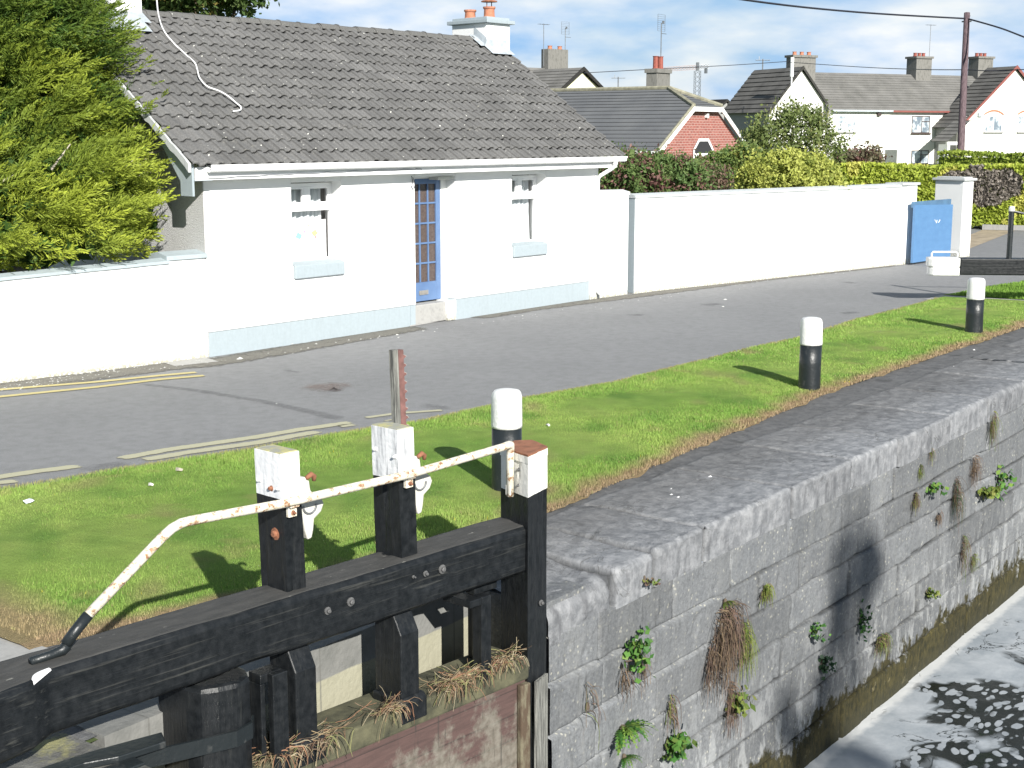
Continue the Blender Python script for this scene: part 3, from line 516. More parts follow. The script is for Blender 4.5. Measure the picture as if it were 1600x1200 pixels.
# lock side strip behind the coping
P = []; xs = np.arange(4.0, 26, .06); ts = np.linspace(0, 1, 26); Xs = np.repeat(xs, 26); Ts = np.tile(ts, len(xs)); Ys = 5.6*(1-Ts)+(interp(SEDGE, Xs)+.35)*Ts; Pn = np.stack([Xs, Ys, Xs*0], 1)
Pn[:, 2] = -.012+fbm(Pn, 2, 6, 5)*.009
tag(np_mesh('lock_side', Pn, grid_faces(len(xs), 26)[:, ::-1], M['stone_top'], col=np.full((len(Pn), 3), .8), smooth=True), kind='structure')
# recess wall and lower-left masonry
rw = empty('recess_wall', (6, 5.55, -2), 0, 'pale stone wall in the recess behind the open lock gate', 'wall')
g = MB(); g.box(-1.9, 1.35, 0, .3, -.8, 2.0); g.build('masonry_face', M['recess'], rw)
for nm in ('recess',):
    t = M[nm].node_tree; tcn = [n for n in t.nodes if n.type == 'TEX_COORD'][0]; geo = t.nodes.new('ShaderNodeNewGeometry')
    for l in list(tcn.outputs['Object'].links): t.links.new(geo.outputs['Position'], l.to_socket)
hw = empty('hollow_quoin_wall', (4.3, 5, -2.75), 0, 'lichened stone masonry under the low end of the black balance beam', 'wall')
g = MB(); g.box(-6, -.25, -.02, 1.2, 0, 2.755); o = g.build('masonry_face', M['quoin_stone'], hw); o.modifiers.new('b', 'BEVEL').width = .05
# ================================================================== LOCK GATE
gate = empty('lock_gate', (7.12, 4.93, 0), R(-6), 'near black timber lock gate with long balance beam and rusty white handrail', 'lock gate')
def timber(name, path, hw_, hh, mats, parent, seg=.02, top_mat=True, cracks=1., seed=0., rnd=.02):
    """long timber along x: path = [(x, y0, y1, z0, z1)]"""
    px_ = [p[0] for p in path]; xs = np.arange(px_[0], px_[-1]+1e-6, seg); n = 56
    per = []
    for i in range(n):
        t = i/n*4; s = int(t); f = t-s
        per.append(((f, 0), (1, f), (1-f, 1), (0, 1-f))[s])
    per = np.array(per); V = []
    y0, y1, z0, z1 = (np.interp(xs, px_, [p[k] for p in path]) for k in (1, 2, 3, 4))
    for j in range(n):
        u, v = per[j]; y = y0+(y1-y0)*u; z = z0+(z1-z0)*v
        cy = (y0+y1)/2; cz = (z0+z1)/2
        # round the corners
        for (cu, cv) in ((0, 0), (1, 0), (1, 1), (0, 1)):
            d = math.hypot((u-cu), (v-cv)); 
            if d < .08: k = (1-d/.08)*rnd*.6; y = y+(cy-y)/abs((y1-y0)/2)*k; z = z+(cz-z)/abs((z1-z0)/2)*k
        P = np.stack([xs*.22, y, z], 1); d = vn(P, 22, seed)*.003*cracks-np.clip(vn(P, 13, seed+3)*1.4-.75, 0, 1)*.022*cracks+vn(P, 60, seed)*.0015
        ny = (-1 if u == 0 else (1 if u == 1 else 0)); nz = (-1 if v == 0 else (1 if v == 1 else 0))
        V.append(np.stack([xs, y+ny*d, z+nz*d], 1))
    V = np.stack(V, 1); nx_ = len(xs); Vf = V.reshape(-1, 3); Fs = []
    i = np.arange(nx_-1)[:, None]*n+np.arange(n)[None, :]; i2 = np.arange(nx_-1)[:, None]*n+((np.arange(n)+1) % n)[None, :]
    Fq = np.stack([i, i2, i2+n, i+n], -1).reshape(-1, 4)
    c0 = len(Vf); Vf = np.concatenate([Vf, V[0].mean(0)[None], V[-1].mean(0)[None]])
    o = np_mesh(name, Vf, Fq, mats[0], parent, smooth=False)
    # end caps through bmesh
    import bmesh
    bm = bmesh.new(); bm.from_mesh(o.data); bm.verts.ensure_lookup_table()
    for k in range(n): bm.faces.new([bm.verts[k], bm.verts[c0], bm.verts[(k+1) % n]]); b = (nx_-1)*n; bm.faces.new([bm.verts[b+k], bm.verts[b+(k+1) % n], bm.verts[c0+1]])
    bmesh.ops.recalc_face_normals(bm, faces=bm.faces); bm.to_mesh(o.data); bm.free()
    if len(mats) > 1:
        o.data.materials.append(mats[1])
        for f in o.data.polygons:
            if f.normal.z > .94 and f.center.z > .5: f.material_index = 1
    return o
beam = timber('balance_beam', [(-8, -.10, .40, .17, .53), (-3.9, -.085, .31, .20, .535), (-3.62, -.05, .31, .22, .545), (-3.5, .0, .30, .24, .55), (-2, 0, .30, .25, .55), (-.20, 0, .30, .25, .55)], 0, 0, (M['black_x'], M['beamtop']), gate, seed=1)
# rubbed white patch on the shoulder of the beam
g = MB()
for i in range(10):
    t = i/9; x = -3.62+.13*t; y = -.055+.075*t; 
    g.v.append((x, y-.006, .553)); g.v.append((x-.018*math.sin(t*3), y+.018*math.sin(t*3.1)+.004, .556))
    g.v.append((x, y-.012, .535+.012*t))
g.f = [(3*i, 3*i+3, 3*i+4, 3*i+1) for i in range(9)]+[(3*i+2, 3*i+5, 3*i+3, 3*i) for i in range(9)]
g.build('rubbed_patch', M['chalk'], beam)
def bolt(x, y, z, r, parent, mat, nrm='y', name='bolt'):
    g = MB(); pr_ = [(r, 0), (r, .006), (r*.55, .008), (r*.55, .02), (r*.4, .024)]
    g.lathe(pr_, n=10); o = g.build(name, mat, parent); o.location = (x, y, z); o.rotation_euler = {'y': (R(90), 0, 0), '-x': (0, R(-90), 0), 'z': (0, 0, 0)}[nrm]; return o
BM = simple('worn_bolt_grey', (.10, .10, .10), .5, .4, 30, .3)
for (px, py, r) in [(547, 940, .026), (511, 954, .022), (690, 889, .028), (664, 896, .018), (645, 901, .010)]:
    p = gate.matrix_world
    P0 = at_plane(px, py, (7.12, 4.93, 0), (math.sin(R(-6)), -math.cos(R(-6)), 0)); q = Matrix.Rotation(R(6), 4, 'Z') @ (P0-Vector((7.12, 4.93, 0)))
    bolt(q.x, -.002, q.z, r, beam, BM)
# mitre post
poly = [(-.276, -.028), (-.007, .05), (.068, .246), (-.019, .313), (-.204, .265)]
def up_prism(name, poly, z0, z1, mat, parent, cell=.02, amp=.003, seed=0):
    per = []; n = len(poly)
    for i in range(n):
        a, b = Vector(poly[i]), Vector(poly[(i+1) % n]); k = max(2, int((b-a).length/cell))
        for j in range(k): per.append(a.lerp(b, j/k))
    zs = np.linspace(z0, z1, max(3, int((z1-z0)/.03))); n = len(per); cx_ = sum(p[0] for p in poly)/len(poly); cy_ = sum(p[1] for p in poly)/len(poly); V = []
    pa = np.array([[p[0], p[1]] for p in per]); dirs = pa-np.array([cx_, cy_]); dirs /= np.linalg.norm(dirs, axis=1)[:, None]
    for z in zs:
        P = np.stack([pa[:, 0], pa[:, 1], np.full(n, z*.2)], 1); d = vn(P, 30, seed)*amp-np.clip(vn(P, 18, seed+2)*1.5-.8, 0, 1)*amp*5
        V.append(np.stack([pa[:, 0]+dirs[:, 0]*d, pa[:, 1]+dirs[:, 1]*d, np.full(n, z)], 1))
    V = np.concatenate(V); i = np.arange(len(zs)-1)[:, None]*n+np.arange(n)[None, :]; i2 = np.arange(len(zs)-1)[:, None]*n+((np.arange(n)+1) % n)[None, :]
    g = MB(); g.v = [tuple(v) for v in V]; g.f = [tuple(f) for f in np.stack([i, i2, i2+n, i+n], -1).reshape(-1, 4)]+[tuple(range(n))[::-1], tuple((len(zs)-1)*n+k for k in range(n))]
    return g.build(name, mat, parent)
mpost = up_prism('mitre_post', poly, -2.9, .74, M['black_z'], gate, seed=4)
sc_ = lambda k: [(-.10+(x+.10)*k, .16+(y-.16)*k) for x, y in poly]
up_prism('white_head', sc_(1.004), .742, .955, M['whitepost'], mpost, seed=5)
up_prism('white_band', sc_(1.03), .955, 1.0, M['whitepost'], mpost, seed=6, amp=.002)
up_prism('rust_cap', sc_(1.02), 1.001, 1.012, M['rust'], mpost)
bolt(-.12, -.0, .02, .02, mpost, BM); bolt(-.245, .07, .90, .012, mpost, BM, '-x'); bolt(-.245, .07, .80, .012, mpost, BM, '-x')
g = MB(); g.box(-.16, -.0, 0, .02, -2.9, -.46); o = g.build('facing_strip', M['greytimber'], mpost); o.location = (-.075, -.025, 0); o.rotation_euler.z = .28
# paddle posts
def paddle_post(xc, w2, d0, d1, lean, mat_w, zt, zs_, seed):
    pl = [(xc-w2, d0), (xc+w2, d0), (xc+w2, d1), (xc-w2, d1)]
    p = up_prism('paddle_post', pl, .50, zs_, M['black_z'], gate, seed=seed)
    q = up_prism('white_head', [(xc-w2-.001, d0-.001), (xc+w2+.001, d0-.001), (xc+w2+.001, d1+.001), (xc-w2-.001, d1+.001)], zs_+.001, zt, mat_w, p, seed=seed+1)
    g = MB(); g.box(xc-w2+.006, xc+w2-.006, d0+.006, d1-.006, zt-.01, zt+.006); t = g.build('end_grain', M['mossy_top'], p)
    for o in (p, q, t):
        for v in o.data.vertices: v.co.x -= lean*(v.co.z-.55)
    return p
def gear(x, y, z, parent):   # bulbous cast bracket with rusty pawl on the far side of the post
    prof = [(-.03, .15), (.045, .145), (.075, .115), (.085, .055), (.125, .02), (.175, -.005), (.195, -.045), (.17, -.09), (.11, -.125), (.10, -.19), (.085, -.24), (.05, -.245), (.03, -.19), (.01, -.10), (-.03, -.05)]
    g = MB(); g.prism([(a*.82, b*.9) for a, b in prof], -.03, .03, axis='y'); o = g.build('gear_bracket', M['whiteiron'], parent, bevel=.008); o.location = (x, y, z)
    g = MB(); g.tube([(.035, -.035, .125), (.07, -.035, .14), (.09, -.035, .125), (.088, -.035, .10)], [.012, .016, .015, .01], 8); g.build('pawl', M['rust'], o, smooth=True)
    g = MB(); g.tube([(.055+.045*math.cos(a/8*math.pi+math.pi), -.036, -.03+.045*math.sin(a/8*math.pi+math.pi)) for a in range(9)], .006, 6); g.build('ring', M['metal'], o)
    return o
p1 = paddle_post(-2.01, .062, .08, .30, .03, M['whitewood'] if False else streaked('white_flaking_post_paint', (.78, .79, .80), (.34, .33, .31), .7, .55, .4, (16, 16, 2.5), (.58, .68)), 1.305, 1.06, 2.)
p2 = paddle_post(-1.18, .062, .08, .30, .03, M['whitewood'], 1.305, 1.01, 7.)
gear(-1.925, .16, 1.01, p1); gear(-1.10, .16, .985, p2)
for (x, z, p) in ((-2.10, 1.14, p1), (-1.27, 1.17, p2)):
    for dy in (.10, .265): bolt(x+.012, dy, z-(.02 if dy < .2 else 0), .014, p, M['whitegloss'], '-x')
bolt(-2.083, .17, 1.11, .02, p1, M['rust'], '-x'); bolt(-2.075, .16, .86, .035, p1, M['rust'], '-x')
# toothed rack in wooden backing, standing out of the second post
g = MB(); g.box(-1.075, -1.035, .295, .33, .6, 1.72); rk = g.build('rack_backing', M['greytimber'], gate)
g = MB(); g.box(-1.033, -.992, .295, .33, .6, 1.715); k = .62
while k < 1.70: g.prism([(-.992, k), (-.973, k+.010), (-.973, k+.018), (-.992, k+.026)], .297, .328, axis='y'); k += .052
rk2 = g.build('toothed_rack', M['rusty_rack'], gate)
g = MB(); pl_ = []; k = .62
while k < 1.70: pl_ += [(-.9915, k), (-.9725, k+.010), (-.9725, k+.018), (-.9915, k+.026)]; k += .052
g.prism(pl_+[(x_+.0035, z_) for x_, z_ in pl_[::-1]], .3, .326, axis='y'); rk3 = g.build('worn_tooth_edge', M['whiteiron'], rk2)
for o in (rk, rk2, rk3):
    for v in o.data.vertices: v.co.x -= .035*(v.co.z-1.3)
# handrail
hr = [(-.278, .12, .727), (-.277, .12, .99), (-.279, .115, 1.035), (-.295, .10, 1.06), (-.33, .09, 1.066), (-.40, .075, 1.065), (-1.219, .03, 1.051), (-2.134, .03, 1.058), (-2.69, .03, 1.083), (-2.75, .03, 1.082), (-2.80, .035, 1.065), (-2.85, .045, 1.03), (-3.23, .11, .72)]
g = MB(); g.tube(hr, .0245, 12); h = g.build('handrail', M['railpaint'], gate, smooth=True)
g = MB(); g.tube([(-3.23, .11, .72), (-3.30, .122, .65), (-3.345, .13, .60)], .0275, 12); g.tube([(-3.335, .13, .60), (-3.36, .135, .573), (-3.42, .14, .565), (-3.52, .14, .562)], [.026, .026, .022, .02], 10); g.build('black_rail_foot', M['bollard_black'], h, smooth=True)
for x in (-1.20, -2.045):
    g = MB(); g.box(x-.028, x+.028, .050, .074, .965, 1.035); g.box(x-.03, x+.03, .028, .058, 1.02, 1.048); g.build('rail_clip', M['railpaint'], h, bevel=.004); bolt(x, .05, .99, .012, h, M['rust'])
g = MB(); g.box(-.30, -.262, .10, .14, .735, .80); g.build('rail_flange', M['whiteiron'], h, bevel=.004)
# leaf frame below the beam
ra = MB(); ra.box(-2.45, -.26, -.03, .30, -.44, -.30); rail = ra.build('middle_rail', M['mossrail'], gate, bevel=.015)
def upright(x0, x1, y0, y1, z0, z1, cham, name='upright', base=True):
    g = MB(); g.prism([(y0, z0), (y0, z1-cham), (y0+cham*.55, z1), (y1, z1), (y1, z0)], x0, x1, axis='x')
    o = g.build(name, M['black_z'], gate, bevel=.008)
    if base:
        g = MB(); g.prism([(y0-.035, z0), (y0-.035, z0+.12), (y0-.01, z0+.15), (y1, z0+.15), (y1, z0)], x0-.03, x1+.03, axis='x'); g.build('foot_block', M['black_z'], o, bevel=.012)
    return o
upright(-2.10, -1.955, .0, .22, -.40, .245, .12); upright(-1.335, -1.19, .0, .22, -.40, .245, .12)
g = MB(); g.box(-2.285, -2.185, -.045, .0, -.62, .18); g.box(-2.33, -2.185, .0, .1, .13, .18); g.box(-2.33, -2.30, .0, .1, -.6, .13); g.build('guide_post', M['black_z'], gate, bevel=.005)
g = MB(); g.box(-.70, -.615, -.035, .045, -.33, .205); g.box(-.80, -.70, -.035, .20, .16, .205); g.build('guide_post', M['black_z'], gate, bevel=.005)
g = MB(); g.box(-.52, -.42, .16, .26, -.33, .23); g.build('back_upright', M['black_z'], gate, bevel=.005)
g = MB(); g.box(-.62, -.42, .1, .18, .17, .235); g.build('back_bracket', M['black_z'], gate, bevel=.005)
g = MB(); ring = []
for i in range(17):
    a = -math.pi/2+math.pi*i/16-.0; ring.append((-2.56+.17*math.cos(a+math.pi/4-.6), .17-.20*math.cos(a)))
hp_ = [(-2.70, .40), (-2.72, .10), (-2.70, .0), (-2.62, -.04), (-2.50, -.07), (-2.42, -.03), (-2.37, .06), (-2.36, .40)]
g.prism(hp_, -2.9, .22); heel = g.build('heel_post', M['black_z'], gate, bevel=.03)
g = MB(); n_ = 14
for i in range(n_):
    pass
st_ = [(-3.95, .30), (-3.4, .18), (-3.1, .06), (-2.92, .0), (-2.74, -.05), (-2.56, -.10), (-2.44, -.07), (-2.38, -.005)]
vs = []
for x, y in st_: vs += [(x, y, -.02), (x, y+.018, -.02), (x, y+.018, -.105), (x, y, -.105)]
g.add(vs, [(4*i+a, 4*i+(a+1) % 4, 4*i+4+(a+1) % 4, 4*i+4+a) for i in range(len(st_)-1) for a in range(4)]+[(0, 1, 2, 3), (31, 30, 29, 28)])
g.build('iron_collar', M['bollard_black'], heel)
g = MB(); g.prism([(-4.6, .10), (-3.35, .02), (-3.2, -.04), (-2.95, -.06), (-2.9, .05), (-3.25, .11), (-4.6, .19)], .01, .045); g.box(-3.30, -3.12, -.14, -.04, -.08, .02); g.build('anchor_strap', M['bollard_black'], heel, bevel=.006)
g = MB(); g.box(-2.35, -.262, .0, .07, -2.9, -.442); g.build('planking', M['planks'], gate)
g = MB(); g.box(-.35, -.262, -.045, -.0005, -2.9, -.46); g.box(-.9, -.262, -.02, -.0005, -1.25, -1.1); g.build('edge_timber', M['mottle'], gate, bevel=.01)
# straw and flood debris caught on the rail
def stalks(n, pts, spread, ln_, droop, cols, wid=.0045):
    V = []; C = []
    for i in range(n):
        p = random.choice(pts); c = Vector((p[0]+random.gauss(0, spread), p[1]+random.gauss(0, .035), p[2]+abs(random.gauss(0, .02))))
        a = random.choice((0, math.pi))+random.gauss(0, .6); l = ln_*random.uniform(.4, 1.5); d = Vector((math.cos(a), math.sin(a)*.7-.3, random.uniform(-.1, .22))); q = [c]; s = 5
        for k in range(s):
            d += Vector((random.gauss(0, .22), random.gauss(0, .12), random.gauss(0, .14))); nx = q[-1]+d.normalized()*l/s; 
            if nx.y < -.04: d.z -= droop; d.y *= .5
            elif nx.z < -.29: nx.z = -.285+random.random()*.02; d.z = .0
            q.append(nx)
        col = np.array(random.choice(cols))*random.uniform(.7, 1.25); wv = Vector((random.gauss(0, 1), .2*random.gauss(0, 1), random.gauss(0, 1))).normalized()*wid*random.uniform(.5, 1.3)
        for k in range(s): V += [q[k]-wv, q[k]+wv, q[k+1]+wv*.8, q[k+1]-wv*.8]; C += [col]*4
    return np.array([tuple(v) for v in V]), np.array(C)
SC = [(.26, .20, .12), (.20, .14, .09), (.33, .28, .19), (.14, .10, .07), (.24, .13, .08), (.20, .20, .09)]
SA = stalks(230, [(-2.2, -.02, -.28), (-2.02, -.05, -.29), (-1.88, .0, -.29), (-2.3, .0, -.28)], .07, .13, .7, SC, .0028); SB = stalks(100, [(-1.42, -.02, -.28), (-1.47, -.01, -.28)], .035, .13, .8, SC, .0028)
S3 = stalks(330, [(-.98, -.01, -.28), (-.88, -.02, -.27), (-.76, -.01, -.26), (-.9, -.03, -.28)], .055, .12, .75, SC, .0028); S4 = stalks(200, [(-.50, -.02, -.26), (-.42, -.01, -.26), (-.55, .0, -.27)], .04, .10, .7, SC, .0028)
for ((V, C), lab) in ((SA, 'dried reeds and flood straw around the left uprights of the lock gate rail'), (SB, 'small wisp of straw hanging from the gate rail beside the middle upright'), (S3, 'large tangle of brown straw on the gate rail by the white flecked stone'), (S4, 'tuft of straw caught at the foot of the mitre post')):
    o = np_mesh('dried_straw', V, np.arange(len(V)).reshape(-1, 4), DRY, col=C); o.location = gate.location; o.rotation_euler = gate.rotation_euler; tag(o, lab, 'straw', kind='stuff')

# ================================================================== BOLLARDS
def bollard(loc, label, wob=.02, hh=.86, parts=None, rz=0):
    root = empty('bollard', loc, rz, label, 'bollard', 'black and white mooring bollards along the lock side')
    g = MB(); g.lathe([(.128, -.08), (.13, 0), (.127, .1), (.126, .3), (.125, hh-.32)], n=28, wob=wob); g.build('black_shaft', M['bollard_black'], root, smooth=False).data.polygons.foreach_set('use_smooth', [True]*10) if False else g
    g2 = MB(); g2.lathe([(.1285, hh-.319), (.130, hh-.30), (.129, hh-.15), (.127, hh-.06), (.120, hh-.03), (.104, hh-.010), (.06, hh), (.0, hh+.002)], n=28, wob=wob)
    for mb, nm, mt in ((g, 'black_shaft', M['bollard_black']), (g2, 'white_cap', M['whitegloss'])):
        if nm == 'black_shaft' and any(c.name.startswith('black_shaft') for c in root.children): continue
        o = mb.build(nm, mt, root); 
        for f in o.data.polygons: f.use_smooth = abs(f.normal.z) < .98
    return root
bollard((9.19, 6.84, 0), 'nearest white topped bollard, standing behind the post with the rusty cap', .015, .875, rz=.4)
bollard((15.12, 6.84, 0), 'middle white topped bollard, upright on the grass edge between the other two', .02, .86, rz=1.2)
bollard((20.97, 6.87, 0), 'farthest white topped bollard, below the white end of the far balance beam', .02, .845, rz=2.3)

# ================================================================== FAR BALANCE BEAM (closed gate at the other end)
A = Vector((24.55, 8.95, 0)); B = Vector((25.75, 7.0, 0)); dv = (B-A).normalized(); ang = math.atan2(dv.y, dv.x)
fb = empty('lock_gate_far', A, ang, 'white ended black balance beam crossing the right edge above the farthest bollard', 'balance beam'); fb.name = 'balance_beam'
TIP, POSTX = .55, 1.42
g = MB(); g.box(TIP, 5.2, -.16, .16, .50, .79); g.build('black_timber', blackwood('far_black_timber', pale=.15), fb, bevel=.02)
g = MB(); g.prism([(0, -.10), (.07, -.17), (TIP, -.17), (TIP, .17), (.07, .17), (0, .10)], .64, .80); g.prism([(.02, -.09), (.09, -.165), (TIP, -.165), (TIP, .165), (.09, .165), (.02, .09)], .485, .635); g.build('white_tip', M['whitegloss'], fb, bevel=.02)
g = MB(); g.tube([(.08, .0, .79), (.08, .0, .87), (.10, 0, .895), (TIP-.05, 0, .895), (TIP-.02, 0, .87), (TIP-.02, 0, .79)], .018, 8); g.build('handle', M['whitegloss'], fb, smooth=True)
g = MB(); g.tube([(POSTX, 0, .78), (POSTX, 0, 1.62)], .048, 10); hp = g.build('rail_post', M['bollard_black'], fb); g = MB(); g.lathe([(.052, 0), (.054, .05), (.045, .08), (.0, .09)], n=12); o = g.build('white_knob', M['whitegloss'], hp); o.location = (POSTX, 0, 1.621)
g = MB(); g.tube([(POSTX+.02, 0, 1.62), (POSTX+.25, 0, 1.57), (5.2, 0, 1.50)], .022, 8); g.build('hand_bar', M['bollard_black'], hp)

# ================================================================== COTTAGE
HR = math.atan2(-.04697, .99890); HO = (12.6765, 14.4274, 0)
house = empty('cottage', HO, HR, 'white single storey cottage with grey tiled roof and narrow blue glazed door', 'cottage')
sh = lambda x, y, z: (x+.1*y, y, z)
def HB(): return MB(sh)
PL = .325
# front wall with openings
OP = [(1.54, 2.51, 1.12, 2.28), (4.08, 5.02, 0, 2.30), (6.46, 7.38, 1.10, 2.28)]
g = HB(); X1 = 8.93
xs_ = [0]+[v for o in OP for v in o[:2]]+[X1]
for i in range(0, len(xs_), 2): g.box(xs_[i], xs_[i+1], 0, .40, PL, 2.60)
for (a, b, c, d) in OP:
    g.box(a, b, 0, .40, d, 2.60)
    if c > 0: g.box(a, b, 0, .40, PL, c)
g.box(.0, .35, .40, 6.0, 0, 2.6); 
wall = g.build('front_wall', M['white'], house, bevel=.012)
g = HB(); g.box(X1-.4, X1-.001, .401, 6.0, 0, 2.6); g.box(.3, X1-.4, 5.7, 6.0, 0, 2.6)
g.v += []; g.build('back_wall', M['white'], house)
# gables
g = MB(sh)
for (x0, x1) in ((.0005, .30), (X1-.30, X1-.0005)): g = MB(sh); g.prism([(.0, 2.601), (.0, 2.70), (3.0, 4.62), (6.0, 2.70), (6.0, 2.601)], x0, x1, axis='x'); g.build('gable', M['roughcast'], house)
g = HB(); g.box(-.006, -.0005, .01, 6.0, 0, 2.62); g.build('gable_render', M['roughcast'], house)
g = HB(); g.box(.0, 4.08, .018, .40, -.05, PL-.004); g.box(4.90, 8.70, .018, .40, -.05, PL-.004); g.box(3.96, 3.975, .010, .0178, 0, PL-.004); g.build('plinth', M['plinth'], house)
g = HB(); g.box(8.70, 8.93, -.004, .40, -.05, PL); g.build('corner_pier', M['white'], house)
# apron / splayed jamb base by the door
g = HB(); g.prism([(4.80, -.02), (5.0, -.02), (5.02, .25), (4.80, .25)], 0, .32); g.build('jamb_foot', M['white'], house)
# room behind windows
g = HB(); g.box(.35, X1-.4, 1.4, 1.45, 0, 2.6); g.box(.35, X1-.4, .40, 1.4, 2.55, 2.6); g.build('interior', M['interior'], house)
def window(a, b, c, d, cur_w):
    f = HB(); y0, y1 = .22, .28; t = .05; zt = d-.02
    tr0, tr1 = zt-.40, zt-.31
    f.box(a, a+t, y0, y1, c, zt); f.box(b-t, b, y0, y1, c, zt); f.box(a+t, b-t, y0, y1, zt-t, zt); f.box(a+t, b-t, y0, y1, c, c+t); f.box(a+t, b-t, y0-.01, y1, tr0, tr1)
    xm = (a+b)/2-.02; f.box(xm-.045, xm+.045, y0-.006, y1, tr1, zt-t)
    for (u, v) in ((a+t, xm-.045), (xm+.045, b-t)):
        s = .035; f.box(u, u+s, y0+.004, y1-.01, tr1, zt-t); f.box(v-s, v, y0+.004, y1-.01, tr1, zt-t); f.box(u+s, v-s, y0+.004, y1-.01, zt-t-s, zt-t); f.box(u+s, v-s, y0+.004, y1-.01, tr1, tr1+s)
    w_ = f.build('window', M['upvc'], house, bevel=.004)
    g = HB(); g.quad((a+t, y0+.03, c+t), (b-t, y0+.03, c+t), (b-t, y0+.03, zt-t), (a+t, y0+.03, zt-t)); g.build('glass', M['glass'], w_)
    # curtain: pleated sheet
    g = HB(); n = 90; vs = []
    for i in range(n):
        u = i/(n-1); x = a+.03+(b-a-.06)*u*cur_w; 
        for z in (c+.02, (c+zt)/2, zt-.03): vs.append((x+.012*math.sin(u*30+z*3), .36+.022*math.sin(u*46+math.sin(z*2))+.01*math.sin(u*17), z))
    g.add(vs, [(3*i+k, 3*i+3+k, 3*i+4+k, 3*i+1+k) for i in range(n-1) for k in (0, 1)]); cu = g.build('curtain', M['curtain'], w_, smooth=True)
    g = HB(); g.prism([(-.055, c-.19), (-.055, c-.01), (-.001, c+.006), (.219, c+.03), (.219, c+.0), (-.001, c-.0015), (-.001, c-.19)], a+.001, b-.001, axis='x')
    g.v = [v for v in g.v]; g.build('sill', M['plinth'], w_, bevel=.006); return w_
w1 = window(*OP[0], .93); w2 = window(*OP[2], .98)
# door
dx0, dx1, dz0, dz1 = 4.15, 4.88, .33, 2.26
g = HB(); g.box(4.08, 4.14, .21, .29, .30, 2.30); g.box(4.885, 5.02, .21, .29, .30, 2.30); g.box(4.14, 4.885, .21, .29, 2.265, 2.30); door = g.build('door_frame', M['white'], house)
g = HB(); cols = 3; rows = 5; st = .075; mb_ = .028; pz0 = dz0+.30; pz1 = dz1-.08
g.box(dx0, dx0+st, .22, .265, dz0, dz1); g.box(dx1-st-.03, dx1, .22, .265, dz0, dz1); g.box(dx0+st, dx1-st-.03, .22, .265, dz0, pz0); g.box(dx0+st, dx1-st-.03, .22, .265, pz1, dz1)
ux0, ux1 = dx0+st, dx1-st-.03; pw = (ux1-ux0-mb_*(cols-1))/cols; ph = (pz1-pz0-mb_*(rows-1))/rows
for i in range(1, cols): x = ux0+i*pw+(i-1)*mb_; g.box(x, x+mb_, .222, .262, pz0, pz1)
for i in range(cols):
    for j in range(1, rows): x = ux0+i*(pw+mb_); z = pz0+j*ph+(j-1)*mb_; g.box(x, x+pw, .224, .26, z, z+mb_)
dr = g.build('door', M['blue'], house, bevel=.004)
g = HB(); g.box(ux0, ux1, .245, .25, pz0, pz1); g.build('door_glass', M['door_glass'], dr)
g = HB(); g.box(4.36, 4.57, .205, .2195, dz0+.10, dz0+.17); g.box(4.38, 4.55, .20, .2045, dz0+.12, dz0+.15); g.build('letterbox', simple('tarnished_brass', (.25, .24, .22), .4, .2, 9, .1, .5), dr, bevel=.003)
g = HB(); g.box(4.085, 4.84, .03, .30, 0, .305); g.build('doorstep', M['concrete'], house, bevel=.015)
p = [gz(640, 510), gz(690, 501), gz(745, 492), gz(722, 487), gz(697, 485), gz(648, 497)]
g = MB(); g.prism([(q[0], q[1]) for q in p][::-1], -.01, .012); tag(g.build('door_apron', M['concrete'], None, bevel=.01), kind='structure')
g = HB(); g.box(4.60, 4.98, -.02, .20, 2.245, 2.298); g.build('door_lamp', simple('frosted_lamp', (.55, .55, .5), .4, .1, 9, 0), house, bevel=.01)
g = HB(); g.tube([(4.0, -.01, 2.32), (4.02, -.02, 2.22), (3.99, -.015, 2.16), (4.04, -.01, 2.10)], .006, 6); g.tube([(4.02, -.02, 2.3), (4.07, -.02, 2.2), (4.05, -.02, 2.14)], .005, 6); g.build('loose_wires', M['wire'], house)
# eaves
g = HB(); g.box(-.30, 9.18, -.25, -.225, 2.365, 2.535); g.box(-.30, 9.18, -.2249, -.002, 2.40, 2.42); g.build('fascia', M['trim'], house)
g = HB(); prof = [(-.25, 2.555), (-.255, 2.50), (-.28, 2.468), (-.325, 2.462), (-.36, 2.48), (-.372, 2.53), (-.385, 2.538), (-.385, 2.562), (-.362, 2.562), (-.352, 2.50), (-.32, 2.478), (-.285, 2.482), (-.268, 2.51), (-.262, 2.555)]
g.prism(prof, -.12, 9.33, axis='x'); gut = g.build('gutter', M['trim'], house)
g = HB(); g.tube([(9.04, -.31, 2.47), (9.04, -.31, 2.40), (9.0, -.27, 2.35), (8.87, -.09, 2.22), (8.85, -.055, 2.16), (8.85, -.055, .22), (8.86, -.07, .13), (8.88, -.14, .06)], .036, 10); g.tube([(9.04, -.31, 2.475), (9.04, -.31, 2.41)], .05, 10); g.build('downpipe', M['trim'], house, smooth=True)
g = HB(); c_ = []
for i in range(80):
    u = i/79; c_.append((-.1+u*3.95, -.262, 2.395+.045*u+.010*math.sin(u*3.5)-.012*abs(math.sin(u*7.5*math.pi))))
g.tube(c_, .006, 5); g.tube([(3.85, -.262, 2.44), (3.98, -.255, 2.43), (4.0, -.24, 2.40), (4.0, -.1, 2.38)], .006, 5); g.build('fascia_cable', simple('grey_cable', (.28, .29, .31), .5), house)
# box end at left eave
g = HB(); g.prism([(-.26, 2.16), (-.26, 2.56), (.10, 2.78), (.42, 2.78+.21), (.42, 2.80), (.02, 2.35), (.02, 2.16)], -.36, -.325, axis='x'); g.box(-.325, -.02, -.25, .0, 2.355, 2.364); g.build('eaves_box_end', M['plinth'], house, bevel=.004)
